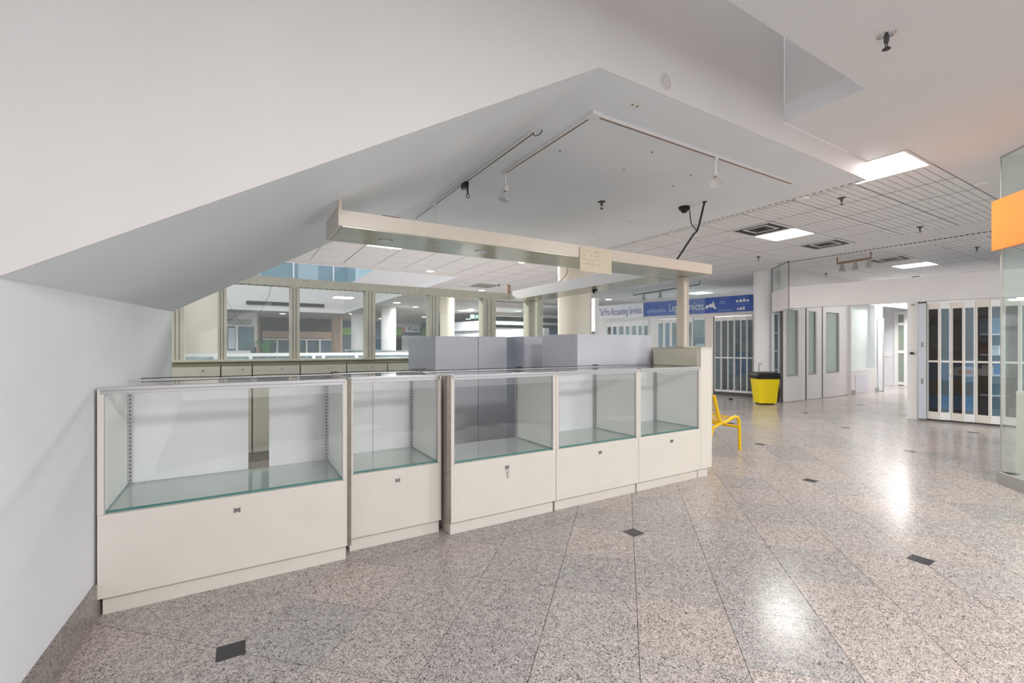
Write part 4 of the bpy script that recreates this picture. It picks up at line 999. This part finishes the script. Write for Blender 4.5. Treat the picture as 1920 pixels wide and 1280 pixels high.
# upper floor
struct(MB().box(-9, 6.5, 26, 26.2, 4.0, 9).build('wall_upper_shops', M['teal']))
struct(MB().box(-9, 9, 22.3, 26, 4.0, 4.2).box(5.4, 9, 8, 26, 4.0, 4.2).build('floor_upper', M['wall']))
struct(MB().box(-9, 9, 22.3, 28, 7.6, 7.8).build('ceiling_upper', M['wall']))
t = thing('upper_balustrade', (-2, 22.1, 4.2), 'glass balustrade with white rail around the upper atrium floor', 'railing')
MB().box(-9, 5.2, 22.12, 22.14, 4.2, 5.2).build('pane', G_rail, t); MB().box(-9, 5.2, 22.1, 22.16, 5.2, 5.28).build('handrail', M['rail'], t)
MB().box(5.2, 5.23, 9, 22.1, 4.2, 5.2).build('pane', G_rail, t); MB().box(5.18, 5.25, 9, 22.1, 5.2, 5.28).build('handrail', M['rail'], t)
for k in range(8): MB().box(-8+k*1.8, -7.94+k*1.8, 22.08, 22.12, 4.2, 5.2).build('baluster', M['rail'], t)
for n_, (x, m_, w_) in enumerate(((-4.5, 'white', .5), (-1.6, 'cream', 1.1), (1.2, 'brightint', .4), (3.4, 'white', 1.0))):
    tag(MB().box(x, x+w_, 25.6, 25.98, 4.2, 7.58).build('upper_pier', M[m_], loc=(x, 25.8, 4.2)), ['slim white pier', 'broad cream pier', 'slim grey pier', 'broad white pier'][n_]+' between the upper floor shop windows', 'pier', 'piers of the upper floor shops')
# lower balustrade round the atrium
t = thing('atrium_balustrade', (1, 8.05, 0), 'bluish glass balustrade with white handrail around the atrium behind the kiosk', 'railing')
MB().box(-5, 5.1, 8.04, 8.06, .05, 1.02).build('pane', G_rail, t)
MB().box(-5, 5.13, 8.02, 8.08, 1.02, 1.08).build('handrail', M['rail'], t)
MB().box(5.08, 5.1, 8.08, 22, .05, 1.02).build('pane', G_rail, t); MB().box(5.06, 5.12, 8.08, 22, 1.02, 1.08).build('handrail', M['rail'], t)
for px in (404, 470, 588, 606, 668): 
    x = x_on(px, 8.03); MB().box(x-.03, x+.03, 8.0, 8.035, 0, 1.02).build('baluster', M['rail'], t)
# far shop row at y = 29
FYW = 29.0
def far(name, a, b, p0, p1, m, label, cat, yw=FYW-.01, group=None, th=.15):
    xa, xb = x_on(a, yw), x_on(b, yw); xm = (xa+xb)/2
    z0, z1 = z_at(p1, xm, yw), z_at(p0, xm, yw)
    o = MB().box(xa, xb, yw-th, yw, z0, z1).build(name, m, loc=(xm, yw, z0))
    return tag(o, label, cat, group), xa, xb, z0, z1
struct(MB().box(-9, 30, FYW+.0, FYW+.2, 0, 2.87).build('wall_far', M['tealdark']))
struct(MB().box(24, 24.2, -6, 30, 0, 2.87).build('wall_far_right', M['brightint']))
struct(MB().box(-9, -8.8, 3.8, 30, 0, 8).build('wall_far_left', M['wall']))
# white shop on the left
t = thing('far_white_shop', (x_on(452, 24), 24, 0), 'white framed shop with a grey sign band beyond the left part of the atrium', 'shop')
xa, xb = x_on(405, 24), x_on(482, 24)
MB().box(xa, xb, 24, 24.3, 2.2, 2.868).box(xb-.12, xb, 24, 24.3, 1.2, 2.2).build('header', M['wall'], t)
MB().box(xa, xb-.25, 23.97, 24, 2.27, 2.55).build('sign_band', M['vent'], t)
MB().box(xa, xb-.12, 24.1, 24.12, 0, 2.2).build('glazing', M['teal'], t)
MB().box(x_on(428, 24), x_on(441, 24), 24.0, 24.02, 1.1, 2.1).build('poster', M['boxg'], t)
MB().box(xa, x_on(470, 23.5), 23.4, 23.9, 0, 1.02).build('white_counter', M['white'], t)
MB().box(x_on(441, 24)+.02, x_on(441, 24)+.12, 24.0, 24.05, 0, 2.2).build('mullion', M['rail'], t)
# middle brown-banded shop
t = thing('far_curved_shop', (x_on(560, 27), 27, 0), 'dark shop with a tan fascia band beyond the atrium', 'shop')
xa, xb = x_on(492, 27), x_on(622, 27)
MB().box(xa, xb, 27, 27.2, z_at(633, xa, 27), z_at(620, xa, 27)).build('tan_band', M['wood'], t)
MB().box(xa, xb, 27.0, 27.05, z_at(637, xa, 27), z_at(634, xa, 27)-.01).build('lower_rail', M['rail'], t)
MB().box(xa, xb, 27.1, 27.2, 0, z_at(637, xa, 27)-.02).build('glazing', M['tealdark'], t)
for px in (520, 553, 575, 600): x = x_on(px, 27); MB().box(x-.05, x+.05, 27.02, 27.08, 0, 1.6).build('mullion', M['rail'], t)
MB().box(xa, xb, 27.3, 27.4, 0, 2.87).build('dark_back', M['dkint'], t)
# plant
p = at_d(500, 655, 22.5)
t = thing('potted_palm', (p[0], p[1], 0), 'green palm-like plant beside the thin tan column beyond the atrium', 'plant')
MB().lathe((p[0], p[1], 0), [(.25, 0), (.35, .5), (.3, .5)], 16).build('pot', M['darkgrey'], t)
m = MB()
for k in range(16):
    a = k*2.4; r = .5+.5*((k*37) % 10)/10; h = 1.2+.25*((k*13) % 7)/7
    base = (p[0], p[1], .5)
    tip = (p[0]+r*math.cos(a), p[1]+r*math.sin(a), h); midp = (p[0]+r*.5*math.cos(a), p[1]+r*.5*math.sin(a), h+.15)
    sx, sy = -math.sin(a)*.07, math.cos(a)*.07
    m.add([base, (midp[0]+sx, midp[1]+sy, midp[2]), tip, (midp[0]-sx, midp[1]-sy, midp[2]), (midp[0], midp[1], midp[2]-.03)], [(0, 1, 4), (1, 2, 4), (2, 3, 4), (3, 0, 4)])
m.build('fronds', M['leaf'], t)
far('far_green_sign', 641, 664, 614, 628, M['green'], 'green sign panel beside the distant tan column', 'sign')
far('far_green_sign', 742, 751, 614.5, 628, M['green'], 'small green sign panel left of the orange panel', 'sign', group=None)
far('far_orange_sign', 751, 759, 614.5, 624, M['orangeP'], 'small orange sign panel between green and white signs', 'sign')
far('far_green_sign', 789, 806, 613, 628, M['green'], 'green sign panel right of the small white sign', 'sign')
far('far_white_sign', 742, 790, 605, 614, M['white'], 'white sign band above the green and orange panels', 'sign')
o, xa, xb, z0, z1 = far('far_logo_sign', 759, 786, 605, 623, M['white_sign'], 'white square sign with small blue and red marks over the orange panel', 'sign', yw=FYW-.3)
MB().box(xa+.35, xa+.42, FYW-.47, FYW-.45, z0+.15, z0+.4).box(xa+.2, xa+.27, FYW-.47, FYW-.45, z0+.15, z0+.32).build('blue_mark', M['letter'], o)
MB().box(xa+.55, xb-.12, FYW-.47, FYW-.45, z0+.12, z0+.22).build('marks', M['lb'], o)
far('far_door_panel', 742, 752, 631, 672, M['dkint'], 'dark doorway below the green and orange panels', 'doorway')
far('far_shop_glazing', 752, 800, 629, 672, M['brightint'], 'pale shop glazing below the green and orange panels', 'shop window')
# white tilted sign, px 853-902
a, b = on_line(853, (11, 16), (-.24, .97)), on_line(901, (11, 16), (-.24, .97))
t = thing('far_white_signboard', (a[0], a[1], 2), 'long blank-looking white signboard below the green exit sign', 'sign')
MB().wall(b, a, .1, 2.0, 2.45).build('board', M['white_sign'], t)
struct(MB().wall(on_line(1018, (11, 16), (-.24, .97)), on_line(845, (11, 16), (-.24, .97)), .3, 0, 1.999, off=-.4).build('wall_far_shops', M['brightint']))
# exit sign
p = at_z(881, 586, ZR)
t = thing('exit_sign', (p[0], p[1], ZR-.25), 'small green and white exit sign with running figure hanging behind the kiosk', 'sign')
MB().wall((p[0], p[1]), (p[0]+.40, p[1]-.24), .04, ZR-.30, ZR-.06).build('housing', mat('exit_green', (40, 120, 110), .5), t)
MB().wall((p[0]+.02, p[1]-.05), (p[0]+.17, p[1]-.14), .01, ZR-.27, ZR-.09).build('pictogram_panel', M['white'], t)
MB().lathe((p[0]+.28, p[1]-.22, ZR-.18), [(.055, 0), (.055, .02)], 12, (-.5, -.86, 0)).build('pictogram_panel', M['white'], t)
MB().tube([(p[0]+.1, p[1], ZR-.06), (p[0]+.1, p[1], ZR)], .01, 5).build('stem', M['vent'], t)
# layered white ceiling coves px 930-1045
t = thing('far_cove_ceiling', (13.5, 16, 2.2), 'stack of pale curved ceiling coves beyond the last window opening', 'ceiling feature')
for k in range(4):
    y = 12.5+k*2.2; xa, xb = x_on(930, y), x_on(1046, y)
    MB().box(xa, xb+.6, y, y+.25, 2.72-k*.16-.07*k, 2.80-k*.2+.02).build('cove', M['wall'] if k % 2 == 0 else M['lam'], t)
a, b = x_on(1018, 15.2), x_on(1047, 15.2)
t = thing('far_blue_sign', (a, 15.2, 1.7), 'dark blue and navy shop band between window frame and cream column', 'sign')
MB().box(a, b, 15.2, 15.3, z_at(620, a, 15.2), z_at(609, a, 15.2)).build('upper_band', M['dkint'], t)
MB().box(a, b, 15.2, 15.3, 0, z_at(620, a, 15.2)-.005).build('lower_band', M['blueD'], t)
